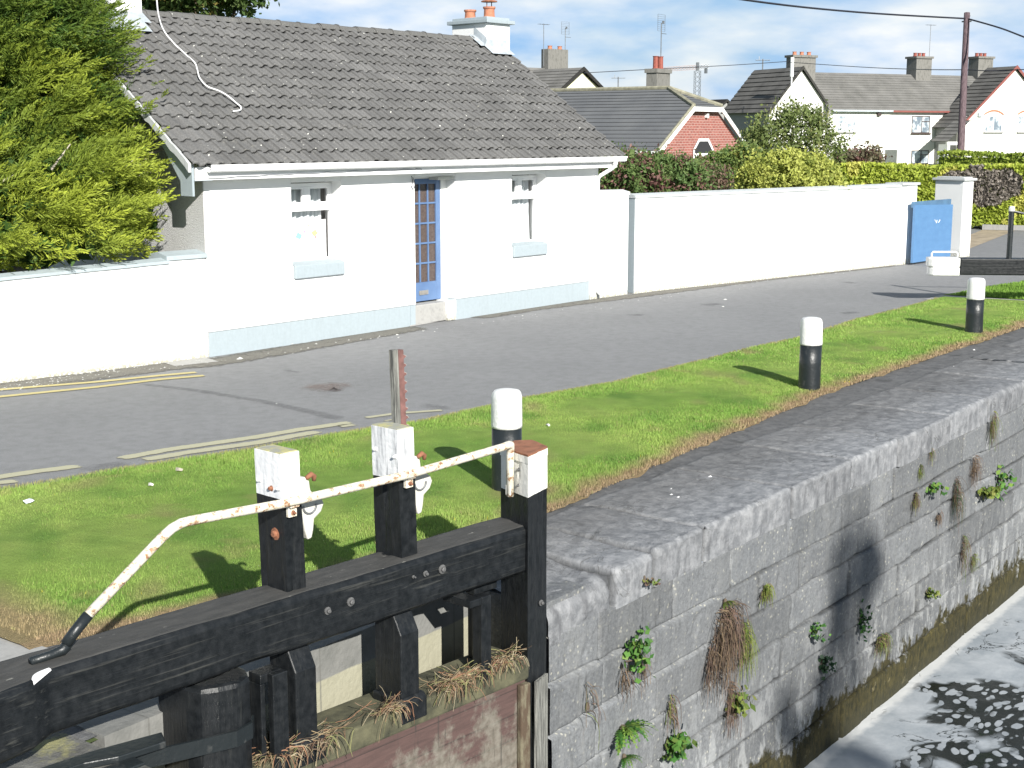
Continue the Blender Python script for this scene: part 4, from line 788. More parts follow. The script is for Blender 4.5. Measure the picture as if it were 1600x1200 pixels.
# roof tiles
YE, YR, ZE, ZR = -.33, 3.0, 2.555, 4.735
def tiled_slope(name, x0, x1, sign=1, seed=0):
    course = .285; per = .205; Ls = math.hypot(YR-YE, ZR-ZE); nc = int(math.ceil(Ls/course)); V = []; C = []
    xs = np.arange(x0, x1, .0128); nx = len(xs); sy = (YR-YE)/Ls; sz = (ZR-ZE)/Ls; tile_w = per*1.5; rows_ = []
    for c in range(nc):
        s0 = c*course; s1 = min((c+1)*course, Ls); js = RNG.normal(0, .005, 400); jz = RNG.normal(0, .0045, 400); jt = RNG.uniform(.88, 1.10, 400); tl = RNG.uniform(0, 1, 400)
        ti = np.floor((xs-x0)/(per*2)).astype(int); ph = (xs-x0)/per; f = ph-np.floor(ph)
        prof = .026*np.clip(np.sin(f*2*np.pi)*1.5, -.6, 1)   # flat pan and round roll
        gap = np.clip(1-np.abs(((xs-x0)/(per*2)) % 1-.5+.5-0)*0, 0, 0)
        for k, s in enumerate(np.concatenate([[s0-.012], [s0-.012], np.linspace(s0+.002, s1+.004, 6)])):
            t = max(0, (s-s0)/course); h = .030*(1-t)+prof*(1-.12*t)+.010+jz[ti]*(1-t)
            if k == 0: h = h-.034
            ss = s+js[ti]*(1-t); P = np.stack([xs, np.full(nx, s), xs*0], 1); h = h+vn(P, 15, seed+c)*.0022+vn(P, 40, seed+c)*.0012
            if k <= 1: ss = ss+vn(P, 25, c)*.004+.006*np.cos(f*2*np.pi)
            ny, nz = -sz, sy
            y = YE+sy*ss+ny*h; z = ZE+sz*ss+nz*h
            if sign < 0: y = 2*YR-y
            V.append(np.stack([xs+.1*y, y, z], 1)); tt = jt[ti]*(.75 if k == 0 else 1.0); C.append(tt*(1-.35*(f < .06)*(k > 0)))  # course shadow painted in: lowest row of each course tinted darker
        rows_.append(len(V))
    n = len(V); V = np.stack(V, 1).reshape(-1, 3); C = np.stack(C, 1).reshape(-1); fq = grid_faces(nx, n)
    return np_mesh(name, V, fq if sign > 0 else fq[:, ::-1], M['tile'], house, col=np.repeat(C[:, None], 3, 1))
roof = tiled_slope('roof', -.40, 9.28)
g = HB(); g.add([(-.40, YR, ZR), (9.28, YR, ZR), (9.28, 6.3, 2.56), (-.40, 6.3, 2.56)], [(0, 1, 2, 3)]); g.build('back_slope', M['tile'], house)
me = bpy.data.objects['back_slope'].data; a = me.color_attributes.new('Col', 'FLOAT_COLOR', 'POINT'); a.data.foreach_set('color', np.ones(16, dtype=np.float32))
g = HB(); x = -.2; nrt = 0
while x < 8.75:
    l = .44; o_ = random.uniform(-.006, .006); n = 9; vs = []
    for xx, rr in ((x, .125+o_), (x+l-.03, .118+o_), (x+l-.03, .132+o_), (x+l, .132+o_)):
        for i in range(n): a = math.pi*(.04+.92*i/(n-1)); vs.append((xx, YR-rr*math.cos(a), ZR-.045+rr*.85*math.sin(a)+o_))
    g.add(vs, [(r_*n+i, r_*n+i+1, (r_+1)*n+i+1, (r_+1)*n+i) for r_ in range(3) for i in range(n-1)]); x += l
o = g.build('ridge_tiles', M['tile'], house, smooth=False); a = o.data.color_attributes.new('Col', 'FLOAT_COLOR', 'POINT'); a.data.foreach_set('color', np.tile([.92, .92, .9, 1], len(o.data.vertices)).astype(np.float32))
# verges: mortar strip and barge
def verge(x, name, mat, w0=-.0, w1=.05, drop=.16, raise_=.035):
    g = HB(); n = 40; vs = []
    for i in range(n+1):
        t = i/n; y = YE+.05+(YR-YE-.05)*t; z = ZE+.03+(ZR-ZE)*t; j = random.uniform(-.012, .012)
        vs += [(x+w0, y, z+raise_+j-.03), (x+w1, y, z+raise_+j-.03), (x+w1, y, z-drop+j*1.5), (x+w0, y, z-drop+j*1.5)]
    g.add(vs, [(4*i+a, 4*i+(a+1) % 4, 4*i+4+(a+1) % 4, 4*i+4+a) for i in range(n) for a in range(4)]+[(0, 1, 2, 3), (4*n+3, 4*n+2, 4*n+1, 4*n)])
    return g.build(name, mat, house)
verge(-.43, 'verge_mortar', M['mortar'], 0, .05, .10, .035); verge(9.285, 'verge_mortar', M['mortar'], 0, .035, .10, .02)
# chimneys
def chimney(x0, x1, y0, y1, zt, pots, name='chimney'):
    g = HB(); g.box(x0, x1, y0, y1, 4.1, zt); c = g.build(name, M['white'], house, bevel=.012)
    g = HB(); g.prism([(x0-.07, y0-.08), (x1+.07, y0-.08), (x1+.07, y1+.08), (x0-.07, y1+.08)], zt+.0005, zt+.07); g.prism([(x0+.01, y0+.0), (x1-.01, y0+.0), (x1-.01, y1-.0), (x0+.01, y1-.0)], zt+.0705, zt+.12); g.build('chimney_cap', M['plinth'], c, bevel=.01)
    for (px, py, h, cow) in pots:
        g = MB(); xx = px+.1*py; g.lathe([(.115, 0), (.125, .02), (.105, .05), (.10, h-.05), (.12, h-.03), (.12, h), (.085, h), (.08, h-.1)], (xx, py, zt+.11), 16); q = g.build('chimney_pot', M['terracotta'], c, smooth=False)
        if cow:
            g = MB(); g.tube([(xx-.07, py, zt+.11+h), (xx-.07, py, zt+.21+h)], .01, 6); g.tube([(xx+.07, py, zt+.11+h), (xx+.07, py, zt+.21+h)], .01, 6); g.lathe([(.16, 0), (.15, .02), (.0, .06)], (xx, py, zt+.20+h), 14); g.build('cowl', M['rust'], q)
    return c
cR = chimney(8.70, 9.40, 2.66, 3.62, 5.03, [(9.03, 3.42, .19, False), (9.06, 2.92, .22, True)])
cL = chimney(.22, .83, 2.62, 3.55, 5.35, [(.5, 3.3, .2, False), (.5, 2.85, .2, False)])
def flash(x0, x1, y, side=None, parent=None):
    zf = lambda yy: ZE+(yy-YE)*(ZR-ZE)/(YR-YE)
    g = HB(); g.add([(x0-.06, y-.22, zf(y-.22)+.085), (x1+.03, y-.22, zf(y-.22)+.085), (x1+.03, y+.0, zf(y)+.09), (x0-.06, y+.0, zf(y)+.09), (x0-.0, y-.006, zf(y)+.22), (x1+.0, y-.006, zf(y)+.22)], [(0, 1, 2, 3), (3, 2, 5, 4)])
    if side is not None:
        s = x0 if side < 0 else x1; e = -.16 if side < 0 else .16; n = 5; vs = []
        for i in range(n+1):
            yy = y-.0+(3.0-y)*i/n; vs += [(s+e, yy, zf(yy)+.085), (s+.006*side, yy, zf(yy)+.09), (s+.006*side, yy, zf(yy)+.24)]
        g.add(vs, [(3*i+k, 3*i+3+k, 3*i+4+k, 3*i+1+k) for i in range(n) for k in (0, 1)])
    return g.build('lead_flashing', M['lead'], parent)
flash(8.70, 9.28, 2.66, -1, cR); flash(.22, .83, 2.62, 1, cL)
# white cable trailing down the roof
def on_roof(px, py, h=.06):
    n = Vector((0, -(ZR-ZE), (YR-YE))).normalized(); Rm = Matrix.Rotation(HR, 3, 'Z'); nw = Rm @ n; P0 = Vector(HO)+Rm @ Vector((0, YE, ZE))+nw*h; p = at_plane(px, py, P0, nw); return Rm.inverted() @ (p-Vector(HO))
cb = [on_roof(*q) for q in ((243, -30), (245, 0), (248, 25), (256, 48), (272, 68), (290, 85), (304, 98), (308, 108), (312, 122), (324, 135), (342, 142), (356, 150), (368, 160), (376, 167), (375, 172), (364, 174))]
def catmull(P, k=6):
    out = []
    for i in range(len(P)-1):
        a, b, c, d = P[max(i-1, 0)], P[i], P[i+1], P[min(i+2, len(P)-1)]
        for j in range(k): t = j/k; out.append(.5*((2*b)+(c-a)*t+(2*a-5*b+4*c-d)*t*t+(3*b-a-3*c+d)*t**3))
    return out+[P[-1]]
g = MB(); g.tube(catmull(cb), .0125, 6); g.build('aerial_cable', M['whitecable'], house, smooth=True)
# poster in the left window
po = empty('poster', HO, HR, 'white hand painted poster with small coloured blobs inside the left cottage window', 'poster')
g = HB(); g.box(1.72, 2.44, .30, .305, 1.16, 1.72); g.build('board', simple('white_card', (.85, .85, .85), .6, .01, 3, 0), po)
def blob(x, z, rx, rz_, col, k=0):
    g = HB(); n = 12; g.add([(x+rx*math.cos(i/n*6.283)*(1+.25*math.sin(i*2.3+k)), .2985, z+rz_*math.sin(i/n*6.283)*(1+.25*math.cos(i*1.9+k))) for i in range(n)], [tuple(range(n))]); g.build('painted_mark', simple('ink_%d' % int(x*1000), col, .7, .1, 9, 0), po)
blob(1.90, 1.50, .06, .045, (.25, .72, .78)); blob(2.21, 1.53, .06, .04, (.85, .50, .25), 2); blob(2.02, 1.56, .018, .03, (.55, .35, .55)); blob(2.23, 1.47, .02, .03, (.4, .3, .3)); blob(2.10, 1.64, .018, .018, (.75, .5, .35)); blob(2.10, 1.215, .04, .02, (.4, .8, .82), 1)
def text(body, x, z, size, col, parent, y, name='lettering'):
    cu = bpy.data.curves.new(name, 'FONT'); cu.body = body; cu.size = size; cu.extrude = .0008
    tmp = bpy.data.objects.new('t', cu); sc.collection.objects.link(tmp); dg = bpy.context.evaluated_depsgraph_get(); me = bpy.data.meshes.new_from_object(tmp.evaluated_get(dg)); bpy.data.objects.remove(tmp)
    o = bpy.data.objects.new(name, me); link(o, parent); me.materials.clear(); me.materials.append(simple(name+body[:3], col, .7, 0, 5, 0)); o.location = (x+.1*y, y, z); o.rotation_euler = (R(90), 0, 0); return o
text('Town', 1.93, 1.27, .13, (.45, .40, .42), po, .298)
g = HB(); g.box(1.58, 1.70, .295, .30, 1.16, 1.62); g.build('folded_sheet', simple('pale_blue_card', (.62, .80, .84), .7, .03, 4, 0), po)

# ================================================================== GARDEN WALLS
def wallthing(name, label, a, b, h0, h1, th, cop=.07, over=.03, mat=None, copmat=None, y_in=True, cap_slope=True, endcap=True):
    a = Vector(a); b = Vector(b); L_ = (b-a).length; ang = math.atan2(b.y-a.y, b.x-a.x); root = empty(name, (a.x, a.y, 0), ang, label, 'wall')
    n = max(2, int(L_/.25)); g = MB(); vs = []
    for i in range(n+1):
        x = L_*i/n; h = h0+(h1-h0)*i/n; vs += [(x, 0, -.05), (x, 0, h), (x, th, h), (x, th, -.05)]
    g.add(vs, [(4*i+k, 4*i+(k+1) % 4, 4*i+4+(k+1) % 4, 4*i+4+k) for i in range(n) for k in range(4)]+[(3, 2, 1, 0), (4*n, 4*n+1, 4*n+2, 4*n+3)]); g.build('wall_face', mat or M['white'], root)
    if cop:
        g = MB(); vs = []
        for i in range(n+1):
            x = L_*i/n+(-.02 if i == 0 and endcap else 0)+(.02 if i == n and endcap else 0); h = h0+(h1-h0)*i/n+.0005; j = random.uniform(-.004, .004)
            vs += [(x, -over+j, h), (x, -over+j, h+cop*.55), (x, th/2, h+cop), (x, th+over, h+cop*.55), (x, th+over, h)]
        g.add(vs, [(5*i+k, 5*i+(k+1) % 5, 5*i+5+(k+1) % 5, 5*i+5+k) for i in range(n) for k in range(5)]+[(4, 3, 2, 1, 0), tuple(5*n+k for k in range(5))]); g.build('coping', copmat or M['coping_paint'], root)
    return root
da = Vector((12.12-9.87, 14.53-14.89, 0)).normalized(); s0 = Vector((12.10, 14.535, 0)); wallthing('garden_wall', 'low white boundary wall with pale blue coping in front of the golden conifer', s0-da*9, s0, 1.05, 1.29, .25, .07, .03)
wl = wallthing('garden_wall', 'short raised block of white wall joined to the left corner of the cottage', s0+da*.002, (12.665, 14.44, 0), 1.33, 1.335, .42, .10, .035)
# small link wall with graffiti and main wall
lk = wallthing('link_wall', 'narrow white wall panel with scribbled graffiti between cottage downpipe and long wall', (21.40, 13.985, 0), (22.50, 13.92, 0), 1.87, 1.85, .3, .09, .02, copmat=M['trim'])
g = MB(); pts_ = [(.18, -.004, .18), (.24, -.004, .24), (.28, -.004, .23), (.33, -.004, .32), (.35, -.004, .25), (.5, -.004, .28), (.55, -.004, .33), (.6, -.004, .28), (.75, -.004, .33), (.66, -.004, .26), (.62, -.004, .18), (.58, -.004, .15)]
g.tube(pts_, .007, 5); g.tube([(.12, -.004, .14), (.2, -.004, .20), (.3, -.004, .17), (.5, -.004, .20)], .004, 5); g.build('graffiti', simple('grey_marker', (.35, .35, .42), .8, .05, 5, 0), lk)
mw = wallthing('garden_wall', 'long high white wall running from the cottage to the blue gate', (22.66, 13.875, 0), (31.55, 12.06, 0), 1.78, 1.77, .28, .08, .03, copmat=M['lead'] if False else streaked('grey_concrete_coping', (.50, .53, .54), (.30, .31, .29), .8, .7, scale=(2, 5, 5)))
g = MB(); g.box(-.005, -.002, .0, .28, 0, 1.77); g.build('blue_end_face', M['plinth'], mw)
g = MB(); Lm = (Vector((31.55, 12.06))-Vector((22.66, 13.875))).length; g.box(Lm-.0, Lm+.40, -.03, .36, -.05, 1.80); g.build('end_pier', M['white'], mw, bevel=.01); g = MB(); g.prism([(Lm-.25, -.07), (Lm+.47, -.07), (Lm+.47, .42), (Lm-.25, .42)], 1.801, 1.86); g.build('pier_cap', M['mortar'], mw, bevel=.015)
# gate pier
gp = empty('gate_pier', (34.62, 11.55, 0), R(-14), 'square white gate pier with slab cap right of the blue gate', 'gate pier')
g = MB(); g.box(-.42, .0, 0, .80, -.02, 1.84); g.build('pier_shaft', M['white'], gp, bevel=.012); g = MB(); g.box(-.48, .06, -.06, .86, 1.841, 1.90); g.prism([(-.40, .02), (-.02, .02), (-.02, .78), (-.40, .78)], 1.9005, 1.93); g.build('pier_cap', M['mortar'], gp, bevel=.012)
a_ = at_z(1427, 411, .04); b_ = at_z(1486, 402, .04); dd = b_-a_; gtang = math.atan2(dd.y, dd.x); bg = empty('metal_gate', (a_.x, a_.y+.02, 0), gtang, 'plain blue sheet metal gate standing ajar beside the white pier', 'gate')
Lg = dd.length; g = MB(); g.add([(0, 0, .04), (Lg, 0, .04), (Lg, 0, 1.30), (0, 0, 1.36), (0, .05, .04), (Lg, .05, .04), (Lg, .05, 1.30), (0, .05, 1.36)], [(0, 1, 2, 3), (7, 6, 5, 4), (0, 4, 5, 1), (1, 5, 6, 2), (2, 6, 7, 3), (3, 7, 4, 0)]); g.build('sheet_panel', M['gateblue'], bg)
g = MB(); g.box(.0, Lg, .051, .10, 1.30, 1.43); g.box(Lg-.05, Lg+.03, .05, .10, 1.12, 1.20); g.build('top_rail', M['gateblue_edge'], bg)
g = MB(); g.tube([(Lg*.52, -.004, .98), (Lg*.57, -.004, .90), (Lg*.58, -.004, .97)], .010, 5); g.tube([(Lg*.62, -.004, .90), (Lg*.66, -.004, .97)], .010, 5); g.build('chalk_mark', M['whitecable'], bg)
# ================================================================== BACKGROUND BUILDINGS
def uvmesh(name, polys, mat, parent, along=None):
    """polys: list of (points, v_of_point) ; v runs up the slope in metres for the course lines"""
    vs = []; fs = []; uv = []
    for pts, vv in polys:
        b = len(vs); vs += [tuple(p) for p in pts]; fs.append(tuple(range(b, b+len(pts)))); uv += list(vv)
    me = bpy.data.meshes.new(name); me.from_pydata(vs, [], fs); l = me.uv_layers.new(name='UVMap')
    for lp in me.loops: l.data[lp.index].uv = (0, uv[lp.vertex_index])
    me.materials.append(mat); o = bpy.data.objects.new(name, me); link(o, parent); return o
def stepped_slope(name, A, B, C_, D, course, mat, parent, step=.03):
    """A,B eave left/right ; C_,D ridge right/left: overlapping courses as real steps"""
    A, B, C_, D = map(Vector, (A, B, C_, D)); Ls = ((D-A).length+(C_-B).length)/2; n = max(2, int(Ls/course)); nn = (B-A).cross(D-A).normalized(); 
    if nn.z < 0: nn = -nn
    polys = []
    for i in range(n):
        t0, t1 = i/n, (i+1)/n; a = A.lerp(D, t0); b = B.lerp(C_, t0); c = B.lerp(C_, t1); d = A.lerp(D, t1)
        polys.append(([a+nn*step, b+nn*step, c, d], [.3*course, .3*course, .9*course, .9*course])); polys.append(([a-nn*.01, b-nn*.01, b+nn*step, a+nn*step], [.05*course]*4))
    return uvmesh(name, polys, mat, parent)
def win(parent, x0, x1, z0, z1, y=-.0, mat=None, mull=.62, depth=.12, sill=True, top=True, name='window', curtain=True):
    fm = mat or M['upvc']; t = .06; g = MB(); g.box(x0, x0+t, y-.03, y+.05, z0, z1); g.box(x1-t, x1, y-.03, y+.05, z0, z1); g.box(x0+t, x1-t, y-.03, y+.05, z1-t, z1); g.box(x0+t, x1-t, y-.03, y+.05, z0, z0+t)
    xm = x0+(x1-x0)*mull; g.box(xm-t/2, xm+t/2, y-.03, y+.05, z0+t, z1-t)
    if top: zt = z1-(z1-z0)*.33; g.box(xm+t/2, x1-t, y-.03, y+.05, zt-t/2, zt+t/2)
    w_ = g.build(name, fm, parent); g = MB(); g.box(x0+t, x1-t, y-.012, y-.008, z0+t, z1-t); g.build('pane', M['far_glass'], w_)
    if sill: g = MB(); g.box(x0-.08, x1+.08, y-.12, y-.031, z0-.10, z0-.001); g.build('sill', fm if mat else M['greyrender'], w_)
    return w_
m = NT('far_pane'); n = m.noise(1.6, 3); m.col(m.mix(m.ramp(n, .42, .56), (.16, .20, .24), (.55, .60, .64))); m.rough(.15); M['far_glass'] = m.m
M['brownframe'] = simple('dark_brown_frame', (.06, .045, .04), .5)
def pots(parent, xs, y, z, mat, h=.25, r=.11):
    for x in xs: g = MB(); g.lathe([(r, 0), (r*1.1, .03), (r*.9, .06), (r*.85, h-.04), (r*1.05, h-.02), (r*1.05, h)], (x, y, z), 10); g.build('chimney_pot', mat, parent)
def aerial(parent, x, y, z, h, kind=0):
    g = MB(); g.tube([(x, y, z-.6), (x, y, z+h)], .025, 6)
    if kind == 0: g.tube([(x-.45, y, z+h-.05), (x+.45, y, z+h-.05)], .015, 5); [g.tube([(x+k, y-.16, z+h-.05), (x+k, y+.16, z+h-.05)], .012, 4) for k in (-.4, -.2, 0, .2, .4)]
    if kind == 1:
        g.tube([(x, y, z+h*.7), (x+.5, y, z+h*.7)], .015, 5)
        for i in range(9): g.tube([(x-.35, y, z+h-.4+.1*i), (x+.35, y, z+h-.4+.1*i)], .008, 4)
        g.tube([(x-.35, y, z+h-.4), (x-.35, y, z+h+.4)], .01, 4); g.tube([(x+.35, y, z+h-.4), (x+.35, y, z+h+.4)], .01, 4); g.box(x-.02, x+.08, y-.12, y-.05, z+h-.05, z+h+.1)
    return g.build('aerial', M['metal'], parent)

# ---- brick gabled bungalow
E1 = at_z(1033, 229, 2.4)
bung = empty('bungalow', (E1.x, E1.y, 0), 0, 'red brick bungalow with half hipped gable, white bargeboards and long grey roof', 'bungalow')
W_, Lb = 8.7, 19.0; ez, kz, rz_ = 2.4, 4.25, 5.15; hx = W_/2*(kz-ez)/(rz_-ez)
# check proportions against the photograph: knee at (1082,164) and (1131,164), ridge end at (1050,134)
g = MB(); g.prism([(0.2, -.3), (W_-.2, -.3), (W_-.2, ez), (W_-hx-.1, kz-.1), (hx+.1, kz-.1), (.2, ez)], .25, .5, axis='y'); g.box(.2, .45, .5, Lb, -.3, ez); g.box(W_-.45, W_-.2, .5, Lb, -.3, ez); g.build('brick_wall', M['brick'], bung)
hy = 2.2
stepped_slope('roof', (-.25, Lb, ez-.19), (-.25, .0, ez-.19), (hx, 0, kz), (hx, Lb, kz), .33, M['slate_band'], bung)
stepped_slope('upper_roof', (hx, Lb, kz), (hx, 0, kz), (W_/2, hy, rz_), (W_/2, Lb, rz_), .33, M['slate_band'], bung)
stepped_slope('right_roof', (W_+.25, 0, ez-.19), (W_+.25, Lb, ez-.19), (W_/2, Lb, rz_), (W_/2, hy, rz_), .33, M['slate_band'], bung)
stepped_slope('half_hip', (hx, 0, kz), (W_-hx, 0, kz), (W_/2+.01, hy, rz_), (W_/2-.01, hy, rz_), .33, M['slate_band'], bung)
g = MB(); th_ = .22
for pts in ([(-.25, ez-.19), (hx, kz), (hx+.06, kz-th_), (-.05, ez-.19-.12)], [(W_+.25, ez-.19), (W_-hx, kz), (W_-hx-.06, kz-th_), (W_+.05, ez-.19-.12)], [(hx, kz+.0), (W_-hx, kz), (W_-hx-.06, kz-th_), (hx+.06, kz-th_)]): g.prism(pts, -.06, -.01, axis='y')
g.build('bargeboard', M['trim'], bung)
g = MB(); g.box(-.3, -.2, .0, Lb, ez-.33, ez-.20); g.build('gutter', M['trim'], bung)
HT = simple('lichened_hip_tiles', (.24, .23, .17), .95, .3, 4)
g = MB(); g.tube([(hx, -.02, kz+.06), (W_/2, hy, rz_+.05)], .11, 6); g.tube([(W_-hx, -.02, kz+.06), (W_/2, hy, rz_+.05)], .11, 6); g.tube([(W_/2, hy, rz_+.05), (W_/2, Lb, rz_+.05)], .10, 6); g.tube([(-.25, 0, ez-.13), (hx, 0, kz+.06)], .07, 6); g.build('hip_tiles', HT, bung)
g = MB(); g.add([(W_/2-1.0+.0, .18, 1.6), (W_/2-1.0, .18, 2.25), (W_/2-.5, .18, 2.75), (W_/2+.5, .18, 2.75), (W_/2+1.0, .18, 2.25), (W_/2+1.0, .18, 1.6), (W_/2-.86, .18, 1.6), (W_/2-.86, .18, 2.2), (W_/2-.42, .18, 2.62), (W_/2+.42, .18, 2.62), (W_/2+.86, .18, 2.2), (W_/2+.86, .18, 1.6)], [(i, i+1, i+7, i+6) for i in range(5)]); wnd = g.build('window', M['trim'], bung)
g = MB(); g.add([(W_/2-.86, .2, 2.05), (W_/2-.86, .2, 2.2), (W_/2-.42, .2, 2.62), (W_/2+.42, .2, 2.62), (W_/2+.86, .2, 2.2), (W_/2+.86, .2, 2.05)], [(0, 1, 2, 3, 4, 5)]); g.build('slate_infill', M['slate_band'], wnd); g = MB(); g.box(W_/2-.86, W_/2+.86, .14, .21, 1.9, 2.05); g.build('lintel', M['trim'], wnd)
g = MB(); g.box(W_/2+.15, W_/2+.32, .1, .25, 3.75, 3.95); g.build('alarm_box', M['trim'], bung)
# its chimney (seen above the ridge)
c0 = at_y(1030, 137, E1.y+3.0+0); 
g = MB(); cx_ = W_/2+.75; g.box(cx_-.55, cx_+.75, 3.0, 3.6, 4.6, 5.95); g.box(cx_-.62, cx_+.82, 2.93, 3.67, 5.95, 6.15); ch = g.build('chimney', M['chimney_grey'], bung); pots(ch, (cx_-.18, cx_+.30), 3.3, 6.15, M['redpot'], .62, .15); aerial(ch, cx_+.32, 3.3, 6.7, 1.7, 1)
# ---- cream gabled house behind it, grey chimney on the left
def rootat(px, py, z, name, label, cat, rz=0): p = at_z(px, py, z); return empty(name, (p.x, p.y, 0), rz, label, cat), p
# use distance: cream gable apex (906,108) ~ 88 m away
cp = at_d(908, 108, 88); cr_h = empty('cream_house', (cp.x, cp.y, 0), R(-12), 'cream gabled house with brown roof and stained grey chimney behind the bungalow', 'house'); az = cp.z
hwid = 3.3; drop = 2.15
g = MB(); g.prism([(-hwid, az-drop), (0, az-.15), (hwid, az-drop), (hwid, -.2), (-hwid, -.2)], 0, .3, axis='y'); g.box(-hwid-7, -hwid, 3, 3.3, -.2, az-drop); g.build('wall', M['cream'], cr_h)
stepped_slope('roof', (hwid+.3, -.25, az-drop-.3), (hwid+.3, 7, az-drop-.3), (0, 7, az+.1), (0, -.25, az+.1), .33, M['brown_band'], cr_h); stepped_slope('left_roof', (-hwid-.3, 7, az-drop-.3), (-hwid-.3, -.25, az-drop-.3), (0, -.25, az+.1), (0, 7, az+.1), .33, M['brown_band'], cr_h)
stepped_slope('main_roof', (-12, 1.2, az-2.6), (1.5, 1.2, az-2.6), (1.5, 4.6, az+.25), (-12, 4.6, az+.25), .33, M['brown_band'], cr_h)
g = MB(); g.prism([(-hwid-.35, az-drop-.26), (0, az+.14), (hwid+.35, az-drop-.26), (hwid+.15, az-drop-.30), (0, az-.10), (-hwid-.15, az-drop-.30)], -.3, -.2, axis='y'); g.build('bargeboard', M['brown_dark'], cr_h)
def onroot(root, px, py, rz, yo=0.): n = Vector((math.sin(rz), -math.cos(rz), 0)); q = at_plane(px, py, root.location-n*yo, n); l = Matrix.Rotation(-rz, 3, 'Z') @ (q-root.location); return l.x, q.z
xl_, zt_ = onroot(cr_h, 857, 76, R(-12), 4.2); xr_, _ = onroot(cr_h, 888, 76, R(-12), 4.2); az_ = zt_-1.1
g = MB(); g.box(xl_, xr_, 4.2, 4.9, az-2.6, az_+1.1); ch = g.build('chimney', M['chimney_grey'], cr_h, bevel=.03); pots(ch, (xl_+.45, xr_-.45), 4.55, az_+1.1, M['terracotta'], .22, .16); aerial(ch, xl_-.1, 4.55, az_+.6, 2.1, 0); aerial(ch, xr_+.05, 4.55, az_+.6, 1.9, 1); g = MB(); g.box(xl_-.05, xr_+.05, 4.1, 4.199, az_-.75, az_-.55); g.build('lead_apron', M['lead'], ch)

# ---- terrace: left gabled house + row + right gabled house
def gabled(label, apx, apy, Z, rz, half, drop, back, apshift, wins, name='terraced_house', mat='brown_dark', over=.3, barge='darkred', dropR=None, halfR=None):
    p = at_d(apx, apy, Z); root = empty(name, (p.x, p.y, 0), rz, label, 'house'); a = p.z; hr_ = halfR or half; dr_ = dropR or drop
    g = MB(); g.prism([(-half, -.3), (hr_, -.3), (hr_, a-dr_), (0, a-.1), (-half, a-drop)], 0, .3, axis='y'); g.build('gable_wall', M['terrace_white'], root); g = MB(); g.box(-half, -half+.3, .3, back, -.3, a-drop); g.build('side_wall', M['greyrender'], root)  # side wall's shade is put into its grey colour
    stepped_slope('roof', (-half-over, back, a-drop-over), (-half-over, -.2, a-drop-over), (0, -.2, a+.08), (0, back, a+.08), .42, M[mat], root, .05); stepped_slope('right_roof', (hr_+over, -.2, a-dr_-over), (hr_+over, back, a-dr_-over), (0, back, a+.08), (0, -.2, a+.08), .42, M['brown_band'], root)
    g = MB(); g.prism([(-half-over-.05, a-drop-over-.05), (0, a+.14), (hr_+over+.05, a-dr_-over-.05), (hr_+over-.1, a-dr_-over-.12), (0, a-.10), (-half-over+.1, a-drop-over-.12)], -.26, -.2, axis='y'); g.build('bargeboard', M[barge], root)
    return root, a
hA, aA = gabled('left end house of the white terrace, its gable half hidden by garden shrubs', 1252, 106, 100, R(-30), 2.55, 2.85, 6.0, 0, [], barge='brown_band')
xl_, _ = onroot(hA, 1240, 88, R(-30), 2.0); xr_, _ = onroot(hA, 1275, 88, R(-30), 2.0)
g = MB(); g.box(xl_, xr_, 2.0, 2.9, aA-2.2, aA+.85); g.box(xl_-.1, xr_+.1, 1.9, 3.0, aA+.85, aA+1.02); ch = g.build('chimney', M['chimney_grey'], hA); pots(ch, (xl_+.35, (xl_+xr_)/2, xr_-.35), 2.4, aA+1.02, M['terracotta'], .25, .16)
# main row: wall plane through eave (1302,170)@100 with direction -12 deg
eT = at_d(1302, 171, 101); row = empty('terraced_house', (eT.x, eT.y, 0), R(-28), 'long middle part of the white terrace with brown roof and central chimney', 'house'); ez2 = eT.z
def rowx(px, py=172):
    n = Vector((math.sin(R(-28)), -math.cos(R(-28)), 0)); q = at_plane(px, py, eT, n); return (Matrix.Rotation(R(28), 3, 'Z') @ (q-eT)).x, q.z
Lr = rowx(1508)[0]; pr_ = 3.4; rise = 2.75
g = MB(); g.box(-.2, Lr+1.5, 0, .3, -.3, ez2); g.build('front_wall', M['terrace_white'], row)
stepped_slope('roof', (-.5, -.25, ez2-.05), (Lr+5, -.25, ez2-.05), (Lr+5, pr_, ez2+rise), (-.5, pr_, ez2+rise), .30, M['brown_band'], row, .025)
g = MB(); g.box(-.3, Lr*.42, -.36, -.26, ez2-.15, ez2-.02); g.build('gutter', M['lead'], row); g = MB(); g.box(Lr*.42, Lr+1, -.36, -.26, ez2-.17, ez2-.04); g.build('dark_gutter', M['darkred'], row)
g = MB(); xx, zz = rowx(1372, 178); g.box(xx-.15, xx+.15, -.2, -.01, zz-.15, zz+.1); g.build('alarm_box', M['brownframe'], row)
for (a, b, t, bt, mt) in ((1308, 1336, 180, 206, None), (1425, 1452, 181, 208, 'brownframe'), (1424, 1450, 235, 256, 'brownframe'), (1307, 1321, 234, 250, None), (1359, 1375, 234, 256, None)):
    xa, za = rowx(a, t); xb, zb = rowx(b, bt); win(row, xa, xb, zb, za, -.0, M[mt] if mt else None, mull=.55)
xa, za = rowx(1383, 234); xb, zb = rowx(1400, 262); g = MB(); g.box(xa, xb, -.05, .05, zb, za); g.build('door', simple('grey_green_door', (.10, .11, .10), .6), row)
